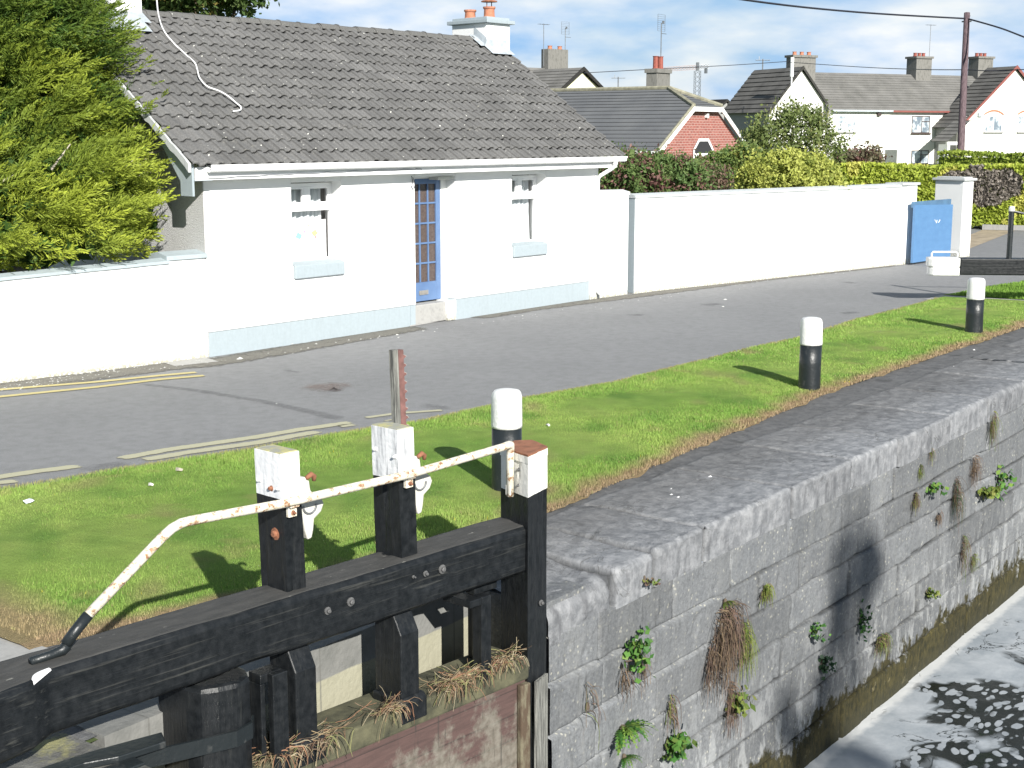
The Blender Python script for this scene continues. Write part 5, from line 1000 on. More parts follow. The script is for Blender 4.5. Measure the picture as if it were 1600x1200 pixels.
for (px, wpx) in ((1436, 1.5), (1532, 1.6)):
    lx_, lz_ = onroot(row, px, 92, R(-28), pr_); lq = Vector((lx_, pr_, 0)); g = MB(); zt = lz_; g.box(lq.x-.75, lq.x+.75, pr_-.6, pr_+.5, ez2+rise-.9, zt); g.box(lq.x-.85, lq.x+.85, pr_-.7, pr_+.6, zt, zt+.16); ch = g.build('chimney', M['chimney_grey'], row); pots(ch, (lq.x-.4, lq.x, lq.x+.4), pr_, zt+.16, M['redpot'], .28, .15)
    if px < 1500: aerial(ch, lq.x+1.0, pr_, zt-.4, 3.0, 0)
hB, aB = gabled('right hand gabled house with arched window heads at the right edge behind the hedge', 1586, 105, 104, R(-30), 4.85, 4.1, 2.9, 0, [], barge='darkred')
for (a, b) in ((1539, 1565), (1591, 1616)):
    xa, za = onroot(hB, a, 181, R(-30)); xb, zb = onroot(hB, b, 206, R(-30)); w_ = win(hB, xa, xb, zb, za, 0, None, mull=.5, top=False); g = MB(); n = 10; xm = (xa+xb)/2; hw2 = (xb-xa)/2+.08
    vs = []; 
    for i in range(n+1): u = -1+2*i/n; vs += [(xm+u*hw2, -.05, za+.05+.28*(1-u*u)), (xm+u*hw2, -.05, za+.15+.30*(1-u*u)), (xm+u*hw2, .02, za+.15+.30*(1-u*u)), (xm+u*hw2, .02, za+.05+.28*(1-u*u))]
    g.add(vs, [(4*i+k, 4*i+(k+1) % 4, 4*i+4+(k+1) % 4, 4*i+4+k) for i in range(n) for k in range(4)]); g.build('arched_head', M['terracotta'], w_)
xa, za = onroot(hB, 1530, 179, R(-30)); g = MB(); g.box(xa-.18, xa+.18, -.15, 0, za-.15, za+.12); g.build('alarm_box', M['lead'], hB)
xa, za = onroot(hB, 1503, 188, R(-30)); xb, zb = onroot(hB, 1466, 221, R(-30)); 
stepped_slope('porch_roof', (xb, .8, zb), (xb, -1.0, zb), (xa, -1.0, za), (xa, .8, za), .4, M['brown_band'], hB); g = MB(); g.box(xb+.25, xa, -.7, -.5, zb-.25, zb-.02); g.box(xb+.3, xb+.5, -.7, .3, .5, zb-.2); g.build('porch_frame', M['trim'], hB)
# far crane
cpn = at_d(1090, 105, 420); ck = empty('tower_crane', (cpn.x, cpn.y, 0), 0, 'distant tower crane on the skyline right of the bungalow chimney', 'crane')
def lattice(g, a, b, w_, n, r=.12):
    a = Vector(a); b = Vector(b); t = (b-a).normalized(); u = t.orthogonal().normalized(); v = t.cross(u); cs = [u*w_+v*w_, u*w_-v*w_, -u*w_-v*w_, -u*w_+v*w_]
    for c in cs: g.tube([a+c, b+c], r*.6, 4)
    for i in range(n):
        p = a.lerp(b, i/n); q = a.lerp(b, (i+1)/n)
        for k in range(4): g.tube([p+cs[k], q+cs[(k+1) % 4]], r*.4, 4)
zc = cpn.z; rv = (RT.x, RT.y, 0); R_ = lambda s, z: (RT.x*s, RT.y*s, z)
g = MB(); lattice(g, (0, 0, 0), (0, 0, zc-1), .8, 16); g.build('mast', M['metal'], ck); g = MB(); lattice(g, R_(0, zc), R_(-12.5, zc-.8), .45, 14, .10); g.build('jib', simple('crane_red', (.34, .25, .23), .6), ck); g = MB(); lattice(g, R_(0, zc), R_(3.4, zc+.3), .45, 4); g.build('counter_jib', M['metal'], ck)
g = MB(); a_, b_ = R_(2.0, zc-1.4), R_(3.0, zc+.9); g.box(min(a_[0], b_[0]), max(a_[0], b_[0]), min(a_[1], b_[1]), max(a_[1], b_[1]), zc-1.8, zc-.2); g.build('counterweight', M['metal'], ck); g = MB(); g.tube([(0, 0, zc-1), (0, 0, zc+1.4)], .5, 6); g.build('cab', M['metal'], ck)
# low roof between the bungalow and the terrace
q = at_d(1135, 160, 130); lr = empty('far_house', (q.x, q.y, 0), R(-28), 'tiny far white gable peeping over the bungalow at its right', 'house'); g = MB(); g.prism([(-1.8, 0), (1.8, 0), (1.8, q.z-1.3), (0, q.z), (-1.8, q.z-1.3)], 0, 4, axis='y'); g.build('wall', M['greyrender'], lr); g = MB(); g.prism([(-2.0, q.z-1.4), (0, q.z+.05), (2, q.z-1.4), (2, q.z-1.15), (0, q.z+.3), (-2.0, q.z-1.15)], -.2, 4, axis='y'); g.build('roof', M['brown_dark'], lr)
# far aerial poles poking over the roofs
for (px, pt, pb, Z, lab) in ((966, 120, 140, 120, 'lone television aerial above the bungalow ridge between cream gable and chimney'), (1192, 92, 118, 115, 'thin television aerial left of the terrace end chimney')):
    q = at_d(px, pt, Z); q2 = at_d(px, pb, Z); r_ = empty('television_aerial', (q.x, q.y, 0), YAW-math.pi/2, lab, 'aerial'); g = MB(); g.tube([(0, 0, 0), (0, 0, q.z)], .05, 6); g.tube([(-.6, 0, q.z-.1), (.6, 0, q.z-.1)], .03, 5); [g.tube([(k, -.2, q.z-.1), (k, .2, q.z-.1)], .02, 4) for k in (-.5, -.25, 0, .25, .5)]; g.tube([(-.3, 0, q.z-.1), (-.3, 0, q.z+.2)], .03, 4); g.build('mast', M['metal'], r_)

# ================================================================== UTILITY POLE AND WIRES
up = at_d(1500, 262, 58); topp = at_d(1511, 20, 58)
ph = empty('utility_pole', (up.x, up.y, 0), 0, 'tall dark wooden utility pole rising behind the hedge', 'pole')
g = MB(); tx, ty = topp.x-up.x, topp.y-up.y; g.tube([(-tx*.3, -ty*.3, 0), (0, 0, up.z), (tx, ty, topp.z)], [.17, .155, .12], 12); g.build('shaft', M['pole'], ph, smooth=True)
g = MB(); g.tube([(tx*.95, ty*.95-.2, topp.z-.35), (tx*.95, ty*.95+.2, topp.z-.35)], .03, 6); g.tube([(tx*.95+.15, ty*.95, topp.z-.2), (tx*.95+.35, ty*.95, topp.z-.1)], .03, 6); g.build('insulator', M['metal'], ph)
def wire(pts, label, r, sub=6):
    g = MB(); P = catmull([Vector(p) for p in pts], sub); o = P[0].copy(); g.tube([p-o for p in P], r, 5); w_ = g.build('overhead_wire', M['wire'], None); w_.location = o; tag(w_, label, 'wire'); return w_
wire([at_d(900, -45, 40), at_d(1165, 0, 46), at_d(1340, 19, 52), at_d(1509, 29, 58)], 'thicker overhead wire sloping down from the top of the sky to the pole top', .035)
wire([at_d(1511, 29, 58), at_d(1560, 43, 56), at_d(1600, 58, 54), at_d(1720, 105, 50), at_d(2500, 300, 42)], 'overhead wire leaving the pole top towards the right edge', .035)
wire([at_d(1230, 97, 97), at_d(1350, 105, 80), at_d(1440, 108.5, 68), at_d(1508, 109, 58)], 'thin wire from the terrace end chimney across the middle roof to the pole', .02)
wire([at_d(912, 114, 86), at_d(1040, 107, 90), at_d(1140, 102, 94), at_d(1231, 96, 97)], 'thin wire from cream gable across the sky to the terrace end chimney', .022)
wire([at_d(1508, 109, 58), at_d(1560, 111, 57), at_d(1700, 112, 55), at_d(2500, 160, 50)], 'thin low wire from the pole towards the right edge', .02)
g = MB(); q = at_d(1236, 150, 98); 
r_ = empty('wire_bracket_mast', (q.x, q.y, 0), 0, 'white service mast on the gable of the terrace end house', 'mast'); zt = at_d(1236, 90, 98).z; zm = at_d(1236, 120, 98).z; g = MB(); g.tube([(0, 0, 0), (0, 0, zm)], .05, 6); g.tube([(0, 0, zm), (0, 0, zt)], .13, 8); g.build('mast', M['trim'], r_)

# ================================================================== FOLIAGE
def leaf_quads(cent, size, cols, up=.0, aspect=1.8, axis=None, fold=True):
    n = len(cent); a = RNG.normal(size=(n, 3)); a /= np.linalg.norm(a, axis=1)[:, None]
    if axis is not None: a = a*(1-up)+axis*up; a /= np.linalg.norm(a, axis=1)[:, None]
    b = np.cross(a, RNG.normal(size=(n, 3))); b /= np.linalg.norm(b, axis=1)[:, None]; s = np.asarray(size).reshape(-1, 1)
    V = np.empty((n, 4, 3)); V[:, 0] = cent-a*s*.5*aspect; V[:, 1] = cent+b*s*.42; V[:, 2] = cent+a*s*.5*aspect; V[:, 3] = cent-b*s*.42
    return V.reshape(-1, 3), np.repeat(cols, 4, 0)
def crown(n_clump, per, blobs, cl_r, leaf, c1, c2, c3=None, inner=.25, base=None, seedv=0, squash=1., p3=.15):
    cents = []; vol = np.array([b[1][0]*b[1][1]+b[1][2]*b[1][0] for b in blobs]); vol = vol/vol.sum()
    bi = RNG.choice(len(blobs), n_clump, p=vol); d = RNG.normal(size=(n_clump, 3)); d /= np.linalg.norm(d, axis=1)[:, None]; r = np.where(RNG.random(n_clump) < inner, RNG.uniform(.3, .8, n_clump), RNG.uniform(.85, 1.08, n_clump))
    cc = np.array([blobs[i][0] for i in bi])+d*np.array([blobs[i][1] for i in bi])*r[:, None]
    sz = cl_r*RNG.uniform(.5, 1.4, n_clump); P = np.repeat(cc, per, 0)+RNG.normal(size=(n_clump*per, 3))*np.repeat(sz, per)[:, None]*np.array([1, 1, squash])*.6
    t = np.repeat(np.clip(.5+RNG.normal(0, .28, n_clump), 0, 1), per)*.6+RNG.random(n_clump*per)*.4; c1 = np.array(c1); c2 = np.array(c2); C = c1*(1-t[:, None])+c2*t[:, None]
    if c3 is not None:
        k = np.repeat(RNG.random(n_clump) < p3, per); C[k] = np.array(c3)*RNG.uniform(.7, 1.2, (k.sum(), 1))
    P2 = P[P[:, 2] > .02]; C = C[P[:, 2] > .02]; return leaf_quads(P2, leaf*RNG.uniform(.6, 1.4, len(P2)), C)
def limbs(root, base, tips, r0, name='trunk', mat=None):
    g = MB(); base = Vector(base); mid = base+Vector((0, 0, 1))*(max(t[2] for t in tips)-base.z)*.35; g.tube([base, base.lerp(mid, .5)+Vector((.03, .02, 0)), mid], [r0*1.25, r0, r0*.85], 9)
    for t in tips: t = Vector(t); m_ = mid.lerp(t, .5)+Vector((random.gauss(0, .1), random.gauss(0, .1), .15)); g.tube([mid-Vector((0, 0, .1)), m_, t], [r0*.6, r0*.35, r0*.08], 6)
    return g.build(name, mat or M['bark'], root, smooth=True)
def plant(name, label, cat, loc, VC, trunk=None, mat=None, group=None):
    root = empty(name, loc, 0, label, cat, group); V, C = VC; V = V-np.array(loc); np_mesh('crown', V, np.arange(len(V)).reshape(-1, 4), mat or LEAF, root, col=C)
    if trunk: base, tips, r0 = trunk; limbs(root, Vector(base)-Vector(loc), [Vector(t)-Vector(loc) for t in tips], r0)
    return root
def pxblob(px, py, Z, rp, rd=None): q = at_d(px, py, Z); s = Z/F; return ((q.x, q.y, q.z), (rp[0]*s, rp[0]*s, rp[1]*s))
def shrub(name, label, Z, blobs, nc, per, cl, leaf, c1, c2, c3=None, p3=.15, cat='shrub', tr=.06):
    bl_ = [pxblob(b[0], b[1], Z+(b[4] if len(b) > 4 else 0), (b[2], b[3])) for b in blobs]; q = at_d(blobs[0][0], 262, Z); base = (q.x, q.y, 0)
    return plant(name, label, cat, base, crown(nc, per, bl_, cl, leaf, c1, c2, c3, p3=p3), (base, [b[0] for b in bl_], tr))
# tree behind the cottage ridge, top left
shrub('ivy_clad_tree', 'dark leafy tree showing over the cottage ridge at the top left', 32, [(300, -60, 120, 80), (250, -50, 90, 70, 1), (380, -40, 40, 62), (210, -20, 50, 40), (350, -110, 80, 60)], 1100, 30, .28, .085, (.05, .10, .03), (.13, .18, .05), (.20, .17, .05), .06, 'tree', .2)
# shrubs behind the long white wall
Zs = 36
shrub('garden_shrub', 'mixed green and purple tinged shrub directly right of the cottage gutter', 33, [(990, 284, 62, 36), (1050, 280, 50, 30), (930, 296, 30, 34), (1010, 262, 30, 16)], 620, 40, .17, .055, (.08, .15, .045), (.19, .25, .085), (.21, .11, .095), .22)
shrub('purple_leaved_shrub', 'reddish purple leaved shrub in front of the brick gable', 34.5, [(1070, 278, 42, 26), (1110, 286, 36, 26), (1030, 258, 22, 14), (965, 248, 26, 10), (1000, 252, 22, 9)], 300, 34, .16, .05, (.19, .11, .09), (.22, .17, .11), (.12, .18, .06), .42)
shrub('garden_shrub', 'small green bush under the right corner of the brick gable', 36, [(1115, 270, 32, 26), (1140, 256, 22, 20), (1165, 262, 24, 30)], 300, 36, .16, .055, (.08, .15, .045), (.22, .27, .07), (.25, .25, .06), .12)
shrub('golden_bush', 'rounded golden green conifer bush just behind the long white wall', 31, [(1225, 280, 60, 38), (1265, 272, 38, 30), (1185, 285, 34, 30), (1230, 258, 34, 20), (1290, 290, 26, 26)], 900, 34, .11, .045, (.36, .40, .08), (.50, .52, .14), (.26, .31, .07), .14)
shrub('small_tree', 'loose green tree with open crown between bungalow and white terrace', 44, [(1225, 215, 50, 42), (1195, 225, 32, 36), (1262, 205, 36, 34), (1285, 232, 30, 26), (1240, 182, 26, 20), (1180, 235, 22, 30), (1275, 185, 16, 18), (1305, 222, 18, 14)], 330, 24, .26, .07, (.11, .16, .05), (.22, .26, .09), (.28, .28, .11), .12, 'tree', .12)
shrub('dark_shrub', 'dark brownish shrub before the ground floor of the white terrace', 47, [(1335, 252, 32, 16), (1360, 246, 16, 12), (1310, 262, 14, 14)], 170, 26, .22, .08, (.12, .11, .075), (.21, .19, .11), (.16, .08, .07), .2)
# clipped hedges
def hedge(name, label, a, b, h, th, leaf, dens, c1, c2, c3=None, wob=.06, brown=None, base=0.):
    a = Vector(a); b = Vector(b); L_ = (b-a).length; d = (b-a).normalized(); nrm = Vector((d.y, -d.x, 0)); root = empty(name, (a.x, a.y, 0), math.atan2(d.y, d.x), label, 'hedge')
    nf = int(L_*h*dens); nt_ = int(L_*th*dens); u = RNG.uniform(0, L_, nf+nt_); z = np.concatenate([RNG.uniform(base, h, nf), np.full(nt_, h)]); y = np.concatenate([np.zeros(nf), RNG.uniform(0, th, nt_)])
    P = np.stack([u, y, z], 1); nz = vn(P, .8, 3)*wob+vn(P, 3.1, 1)*wob*.8; y = y+np.where(y == 0, nz, 0)+RNG.normal(0, .035, len(u))+np.clip((z-h+.18)/.18, 0, 1)**2*.15*(y < .01); z = z+np.where(z >= h-.3, nz*.9, 0)+RNG.normal(0, .03, len(u)); P = np.stack([u, y, z], 1)
    t = np.clip(.5+vn(P, 1.3, 2)*.25+RNG.normal(0, .22, len(u)), 0, 1)[:, None]; C = np.array(c1)*(1-t)+np.array(c2)*t
    if c3 is not None: k = vn(P, 2.1, 7) > .45; C[k] = np.array(c3)*RNG.uniform(.7, 1.3, (k.sum(), 1))
    if brown:
        for (bu, bz, ru, rz2) in brown:
            dd = np.hypot((u-bu)/ru, (z-bz)/rz2)+vn(P, 3, 5)*.25; k = dd < 1; C[k] = np.array([.27, .24, .21])*RNG.uniform(.8, 1.2, (k.sum(), 1))
    V, C = leaf_quads(P, leaf*RNG.uniform(.6, 1.4, len(P)), C); np_mesh('foliage', V, np.arange(len(V)).reshape(-1, 4), LEAF, root, col=C)
    g = MB(); g.box(.0, L_, .16, th-.05, max(0, base-.05), h-.14); g.build('woody_core', simple('hedge_inner_'+name, (.20, .26, .05), .95, .3, 4, .4), root); g = MB()
    x = .3
    while x < L_: g.tube([(x, .3, 0), (x+random.gauss(0, .1), .3, max(.3, base))], .03, 5); x += .6
    g.build('stem', M['bark'], root); return root
ha = at_z(1300, 330, 0); hb = at_z(1640, 345, 0)
h0 = Vector((40.5, 20.5, 0)); h1 = Vector((52, 15.6, 0))
# front hedge follows the side road: left end behind the wall, right end past the frame
A_ = at_z(1305, 352, 0); B_ = at_z(1540, 358, 0); dd_ = (B_-A_).normalized(); C_ = B_+dd_*9
hh_ = 1.92
hg = hedge('clipped_hedge', 'long clipped yellow green hedge behind the blue gate with a dead brown patch', A_, C_, hh_, 1.3, .075, 1150, (.30, .38, .055), (.48, .54, .09), (.56, .56, .14), brown=[((B_-A_).length*.99, 1.35, 1.0, .62), ((B_-A_).length*.80, 1.6, .45, .25)], base=.12)
q = at_d(1462, 262, 56); q2 = at_d(1640, 262, 52); hedge('clipped_hedge', 'shorter dark topped hedge behind the long one, right of the utility pole', (q.x, q.y, 0), (q2.x, q2.y, 0), 2.2, 1.2, .09, 320, (.17, .25, .035), (.34, .40, .07), base=.1)
g = MB(); q = A_+dd_*((B_-A_).length*.9); g.box(0, 7, 0, .12, 0, .16); o = g.build('hedge_kerb', M['greyrender']); o.location = (q.x-.2, q.y-.45, 0); o.rotation_euler.z = math.atan2(dd_.y, dd_.x); tag(o, 'low grey kerb edging at the foot of the long hedge', 'kerb')

# ---- golden conifer left of the cottage
def conifer():
    BL = [(0, 20, 17.1, 1.0, 1.6), (60, 75, 16.9, .45, .7), (85, 140, 16.8, .55, .6), (0, 160, 17.0, 1.8, 1.7), (60, 260, 16.5, 1.65, 1.2), (150, 230, 16.2, .85, .75), (205, 290, 15.9, .50, .55), (165, 345, 15.7, .72, .55), (60, 370, 15.6, 1.25, .5), (-60, 330, 15.8, 1.4, 1.0), (225, 205, 15.9, .38, .32), (120, 170, 16.4, .7, .5), (-80, 60, 17.2, 1.7, 1.8), (60, 300, 15.5, .9, .6), (150, 290, 15.45, .55, .45), (215, 250, 15.7, .42, .38), (235, 165, 15.95, .22, .18), (225, 190, 15.6, .28, .22), (240, 235, 15.3, .30, .18), (235, 300, 15.2, .25, .22), (225, 350, 15.25, .25, .2), (252, 262, 15.2, .18, .14)]
    cents = []; rad = []
    for (x, y, Yp, r, rz2) in BL: q = at_y(x, y, Yp); cents.append((q.x, q.y, q.z)); rad.append((r, r*.9, rz2))
    cents = np.array(cents); rad = np.array(rad); area = rad[:, 0]*rad[:, 2]; area /= area.sum()
    root = empty('golden_conifer', (11.0, 16.9, 0), 0, 'big golden green conifer spilling over the low wall at the left edge', 'tree'); Vs = []; Cs = []
    def ok(P):   # keep out of the cottage and behind the boundary wall
        c, s = math.cos(-HR), math.sin(-HR); dx, dy = P[:, 0]-HO[0], P[:, 1]-HO[1]; lx = dx*c-dy*s; ly = dx*s+dy*c; lx = lx-.1*ly; zr = ZE+(ly-YE)*(ZR-ZE)/(YR-YE)+.12
        inside = ((lx > -.36) & (ly > -.30) & (P[:, 2] < zr)) | ((lx > -.06) & (ly > -.02) & (P[:, 2] < 2.5)); wy = 14.89-(P[:, 0]-9.87)*.16; front = (P[:, 1] < wy+.18) & (P[:, 2] < 1.45); return ~(inside | front | (lx > .12))
    npl = 1150; bi = RNG.choice(len(BL), npl, p=area); d = RNG.normal(size=(npl, 3)); d[:, 1] -= .6; d /= np.linalg.norm(d, axis=1)[:, None]; rr = RNG.uniform(.55, .95, npl)
    Q = cents[bi]+d*rad[bi]*(rr*(1+.15*vn(cents[bi]+d*2, 1.6, 1)))[:, None]
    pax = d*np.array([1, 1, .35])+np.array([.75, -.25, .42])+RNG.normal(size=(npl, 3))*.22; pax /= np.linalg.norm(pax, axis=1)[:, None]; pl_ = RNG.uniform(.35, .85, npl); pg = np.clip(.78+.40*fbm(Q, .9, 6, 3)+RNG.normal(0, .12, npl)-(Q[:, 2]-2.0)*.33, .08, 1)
    m_ = 17; u = np.tile(np.linspace(.05, 1, m_), npl); Qr = np.repeat(Q, m_, 0); A = np.repeat(pax, m_, 0); Lp = np.repeat(pl_, m_); n = npl*m_
    rad_ = RNG.normal(size=(n, 3)); rad_ -= A*(rad_*A).sum(1)[:, None]; rad_ /= np.linalg.norm(rad_, axis=1)[:, None]
    P = Qr+A*(u*Lp)[:, None]; ax = A*(.75+.4*u)[:, None]+rad_*(.72-.45*u)[:, None]+RNG.normal(size=(n, 3))*.08; ax /= np.linalg.norm(ax, axis=1)[:, None]; ln_ = Lp*(.52-.27*u)*RNG.uniform(.8, 1.2, n)
    keep = ok(P) & ok(P+ax*ln_[:, None]*.9) & (P[:, 2] > .15); P = P[keep]; ax = ax[keep]; ln_ = ln_[keep]; pgr = np.repeat(pg, m_)[keep]; u = u[keep]; n = len(P)
    side = np.cross(ax, RNG.normal(size=(n, 3))); side /= np.linalg.norm(side, axis=1)[:, None]
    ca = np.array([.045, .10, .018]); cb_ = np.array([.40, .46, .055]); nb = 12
    for k in range(nb):
        t = (k+.3)/nb; sgn = -1 if k % 2 else 1; org = P+ax*(ln_*t)[:, None]; bd = ax*(.8+.5*t)+side*sgn*(.75-.5*t)+RNG.normal(size=(n, 3))*.10; bd /= np.linalg.norm(bd, axis=1)[:, None]
        bl_ = ln_*(.42-.22*t)*RNG.uniform(.7, 1.2, n); wv = np.cross(bd, RNG.normal(size=(n, 3))); wv /= np.linalg.norm(wv, axis=1)[:, None]; wv = wv*.0085
        V = np.empty((n, 4, 3)); V[:, 0] = org; V[:, 1] = org+bd*(bl_*.5)[:, None]+wv; V[:, 2] = org+bd*bl_[:, None]; V[:, 3] = org+bd*(bl_*.5)[:, None]-wv
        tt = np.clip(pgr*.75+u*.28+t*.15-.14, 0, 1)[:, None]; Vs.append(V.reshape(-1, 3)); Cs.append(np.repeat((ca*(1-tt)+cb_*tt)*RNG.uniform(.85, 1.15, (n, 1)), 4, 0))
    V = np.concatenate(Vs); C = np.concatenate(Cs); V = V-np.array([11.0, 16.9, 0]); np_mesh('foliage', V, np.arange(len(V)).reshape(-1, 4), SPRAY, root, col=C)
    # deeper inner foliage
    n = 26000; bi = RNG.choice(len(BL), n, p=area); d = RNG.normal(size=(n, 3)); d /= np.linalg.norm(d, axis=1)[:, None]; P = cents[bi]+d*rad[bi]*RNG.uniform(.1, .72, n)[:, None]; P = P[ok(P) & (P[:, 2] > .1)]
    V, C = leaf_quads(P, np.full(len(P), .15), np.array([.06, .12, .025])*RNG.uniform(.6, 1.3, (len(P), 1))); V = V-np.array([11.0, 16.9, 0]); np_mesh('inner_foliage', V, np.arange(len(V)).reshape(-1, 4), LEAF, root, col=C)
    g = MB(); g.tube([(0, 0, 0), (.02, 0, 2), (-.1, .1, 4.5), (-.1, .1, 6.5)], [.22, .17, .1, .03], 10); g.build('trunk', M['bark'], root, smooth=True)
    g = MB(); tips = [c+np.array([.2, -.5, .1])*r for c, r in zip(cents, rad)]
    for t in tips:
        t = Vector(t)-Vector((11.0, 16.9, 0)); st_ = Vector((0, 0, max(.4, t.z-.9))); g.tube([st_, st_.lerp(t, .6)+Vector((0, 0, .05)), t], [.07, .04, .008], 6)
    g.build('branch', simple('grey_branch', (.26, .22, .18), .9), root)
    # bare grey twigs that show on the face
    g = MB()
    for (x0, y0, x1, y1, Yp) in ((80, 265, 110, 225, 15.05), (155, 275, 178, 250, 15.2), (185, 272, 208, 250, 15.2), (0, 285, 25, 272, 15.0)): g.tube([Vector(at_y(x0, y0, Yp))-Vector((11, 16.9, 0)), Vector(at_y(x1, y1, Yp-.15))-Vector((11, 16.9, 0))], [.018, .008], 5)
    g.build('bare_twig', simple('pale_twig', (.45, .40, .33), .9), root)
conifer()

# ================================================================== WALL PLANTS
def wplant(label, px, py, kind, w_, h_, n, cols, name='fern', cat='plant'):
    n = int(n*2.2) if kind == 'leafy' else (int(n*.7) if kind == 'hang' else n); q = at_y(px, py, 5.0-.01); root = empty(name, (q.x, q.y, q.z), 0, label, cat); V = []; C = []
    for i in range(n):
        col = np.array(random.choice(cols))*random.uniform(.7, 1.25)
        if kind == 'leafy':   # broad leaves on short stalks
            c = Vector((random.gauss(0, w_*.35), -abs(random.gauss(.05, .05)), random.gauss(0, h_*.35))); s = random.uniform(.014, .034)*(w_/.12)**.5; a = random.uniform(0, 6.28); u = Vector((math.cos(a), -.4, math.sin(a)*.6+.2)).normalized()*s; v = u.cross(Vector((random.gauss(0, .4), -1, random.gauss(.5, .4)))).normalized()*s*.75
            V += [c-u, c-u*.2+v, c+u, c-u*.2-v]; C += [col]*4
        elif kind == 'fern':  # arching fronds with pinnae
            a = random.uniform(-1.3, 1.3); l = h_*random.uniform(.5, 1.1); d = Vector((math.sin(a)*w_/h_*1.2, -.55, .55*math.cos(a)+.1)); p = Vector((random.gauss(0, w_*.08), 0, random.gauss(0, h_*.05)))
            for k in range(7):
                d.z -= .17; nx = p+d.normalized()*l/7; sd_ = d.cross(Vector((0, 0, 1))).normalized()
                for sg in (-1, 1): tip = nx+sd_*sg*l*.16*(1-k/8)+d.normalized()*l*.07; wv = d.normalized()*l*.035; V += [p.lerp(nx, .5)-wv, tip, nx+wv, p.lerp(nx, .5)]; C += [col*random.uniform(.85, 1.15)]*4
                p = nx
        else:                 # hanging stalks / grass tuft
            up_ = kind == 'tuft'; p = Vector((random.gauss(0, w_*.28), -.005, random.uniform(-.1, .5)*h_ if not up_ else random.gauss(0, .03))); l = h_*random.uniform(.25, .8); d = Vector((random.gauss(0, .6), -.5, .7 if up_ else random.uniform(-.3, .5))); wv = Vector((random.gauss(0, 1), 0, random.gauss(0, 1))).normalized()*.0035
            for k in range(5):
                d.z -= .42; d.x = d.x*.8+random.gauss(0, .22); d.y = d.y*.6 if p.y > -.09 else .02; nx = p+d.normalized()*l/5; V += [p-wv, p+wv, nx+wv*.8, nx-wv*.8]; C += [col]*4; p = nx
    np_mesh('leaves', np.array([tuple(v) for v in V]), np.arange(len(V)).reshape(-1, 4), LEAF if kind in ('leafy', 'fern') else DRY, root, col=np.array(C))
    g = MB(); g.lathe([(w_*.10, -.02), (w_*.16, 0), (w_*.10, .03), (0, .04)], (0, 0, 0), 8); r_ = g.build('root', M['bark'], root); return root
GR = [(.05, .14, .03), (.09, .20, .04), (.16, .26, .05)]; YG = [(.15, .19, .04), (.21, .23, .06), (.09, .14, .03)]; DR = [(.13, .095, .065), (.09, .07, .055), (.19, .14, .09), (.15, .10, .08)]; DK = [(.02, .05, .025), (.03, .07, .03)]
wplant('broad leaved green weed beside the upper left ashlar joint, with a brown tail', 988, 1016, 'leafy', .16, .20, 46, GR, 'leafy_weed'); wplant('brown withered tuft hanging right under the upper left green weed', 1003, 1045, 'hang', .08, .26, 60, DR, 'dry_plant'); wplant('thin brown withered sprig left of the topmost green weed', 975, 1062, 'hang', .07, .30, 50, DR, 'dry_plant')
wplant('small green fern at the top of the large dead root mat', 1133, 942, 'fern', .13, .12, 22, YG); wplant('large dead brown root mat hanging down the middle of the wall', 1132, 1000, 'hang', .34, .62, 520, DR, 'dry_plant'); wplant('mossy yellow green strip down the right side of the dead root mat', 1162, 1010, 'hang', .09, .45, 190, YG, 'moss_strip'); wplant('second brown hanging mat of dead roots lower down the same joint', 1140, 1100, 'hang', .12, .40, 160, DR, 'dry_plant'); wplant('dark hanging root tail left of the dead root mat', 1108, 1045, 'hang', .09, .40, 110, DR, 'dry_plant'); wplant('sprawling green weed at the foot of the dead root mat', 1146, 1098, 'leafy', .20, .12, 34, YG, 'leafy_weed')
wplant('pale yellowish grass tuft drooping from a joint right of the dead root mat', 1194, 925, 'tuft', .10, .24, 110, YG+DR[:1], 'grass_tuft'); wplant('biggest bright green fern low on the wall near the gate', 972, 1140, 'fern', .26, .24, 64, GR); wplant('small trailing fern just below the biggest fern', 975, 1185, 'fern', .14, .14, 24, GR); wplant('green leafy weed straddling the lower joint at the bottom centre', 1050, 1165, 'leafy', .22, .14, 50, GR[:2]+YG[2:], 'leafy_weed'); wplant('dry stalk hanging above the bottom centre weed', 1046, 1115, 'hang', .06, .32, 60, DR+YG[:1], 'dry_plant')
wplant('bare trailing creeper stem at the far left of the wall near the gate', 918, 1105, 'hang', .10, .42, 26, DR+YG[:1], 'creeper')
wplant('small green weed with one orange leaf in the tree shadow', 1267, 985, 'leafy', .08, .13, 30, GR+DK, 'leafy_weed'); wplant('dark green clump lowest in the tree shadow', 1284, 1035, 'leafy', .12, .14, 40, DK, 'leafy_weed'); wplant('dark bluish green weed hanging above the moss line', 1342, 968, 'leafy', .10, .24, 46, DK+GR[:1], 'leafy_weed'); wplant('shaggy grass tuft above the mossy band with orange leaf', 1375, 1000, 'tuft', .20, .34, 190, YG+DR, 'grass_tuft'); wplant('small yellow green moss cushion over a dark drip stain', 1447, 926, 'leafy', .10, .06, 36, YG, 'moss_cushion')
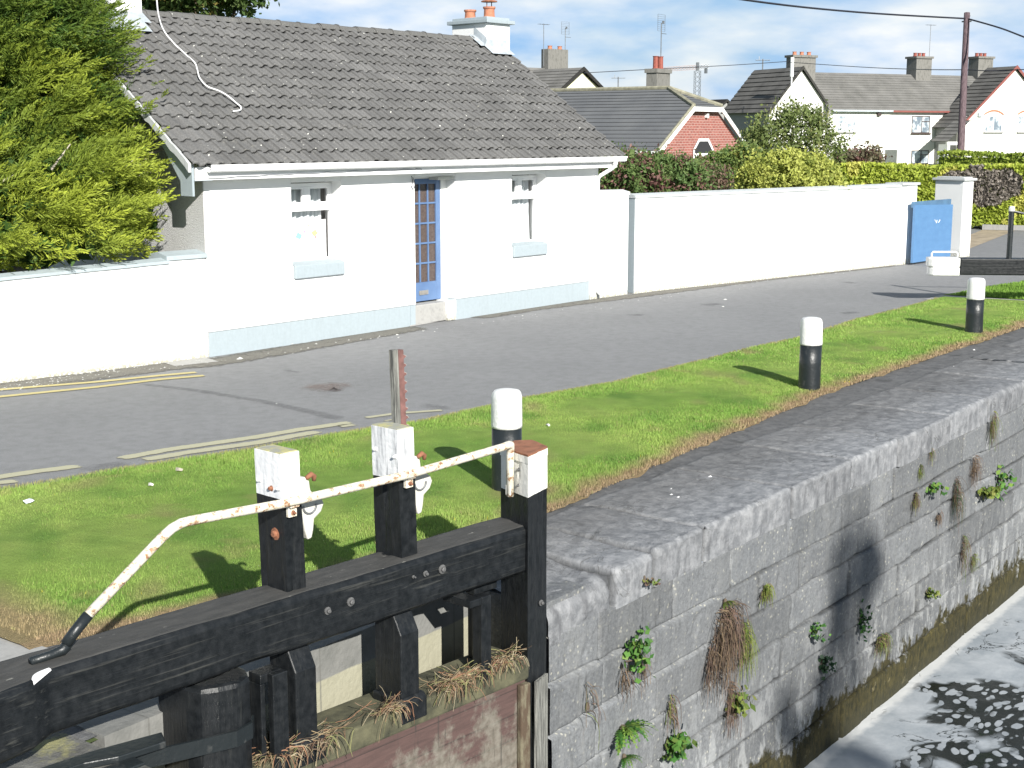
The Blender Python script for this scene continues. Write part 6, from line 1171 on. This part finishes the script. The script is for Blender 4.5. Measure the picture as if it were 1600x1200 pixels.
wplant('vertical mossy strip just under the coping at upper right', 1453, 705, 'hang', .08, .22, 90, YG+DR, 'moss_strip'); wplant('small tuft below the coping moss strip at upper right', 1437, 738, 'hang', .08, .18, 70, YG+DR[:2], 'grass_tuft'); wplant('round leaved green weed left of the long brown tail', 1452, 762, 'leafy', .20, .08, 24, GR, 'leafy_weed'); wplant('dry yellowish tuft beneath the round leaved weed', 1429, 785, 'hang', .12, .22, 110, DR+YG[:1], 'dry_plant'); wplant('long dark brown hanging tail in the joint right of the round leaved weed', 1491, 780, 'hang', .13, .50, 200, DR+DK, 'dry_plant'); wplant('dry tuft at the foot of the dark brown tail', 1466, 810, 'hang', .14, .16, 90, DR, 'dry_plant')
wplant('large leaved bright green weed nearest the right edge', 1561, 750, 'leafy', .26, .20, 22, GR, 'leafy_weed'); wplant('tall mossy growth in the joint under the coping, nearest the right edge', 1548, 668, 'hang', .12, .42, 170, YG+DR, 'moss_strip'); wplant('pinkish brown dead growth left of the large leaved weed', 1521, 735, 'hang', .22, .34, 160, DR, 'dry_plant'); wplant('mossy ledge growth running left from the large leaved weed', 1536, 768, 'leafy', .30, .06, 50, YG, 'moss_cushion'); wplant('brown hanging stem above the waterline at right', 1503, 865, 'hang', .08, .46, 110, DR+YG[2:], 'dry_plant'); wplant('olive growth above the moss band at right', 1519, 880, 'hang', .16, .22, 110, YG+DR[:2], 'grass_tuft')
wplant('tiny weed lodged in the broken corner of the coping', 1007, 907, 'leafy', .07, .04, 12, YG+DR, 'leafy_weed')
# tree on the towpath opposite, outside the picture, whose crown dapples the lock wall
tb = Vector((12.0, 5, -1.55))+SUNV/SUNV.z*19.0*.86; bl_ = [((tb.x, tb.y, tb.z), (.40, .5, .8)), ((tb.x+.55, tb.y+.2, tb.z+.25), (.35, .4, .4)), ((tb.x-.75, tb.y, tb.z-.8), (.5, .45, .45)), ((tb.x-.3, tb.y, tb.z-1.4), (.6, .45, .35))]
base = (tb.x-1.0, min(tb.y-.5, -6.6), 0)
plant('towpath_tree', 'slender tree on the opposite bank outside the picture', 'tree', base, crown(64, 20, bl_, .17, .10, (.04, .08, .02), (.12, .16, .04)), (base, [b[0] for b in bl_], .09))
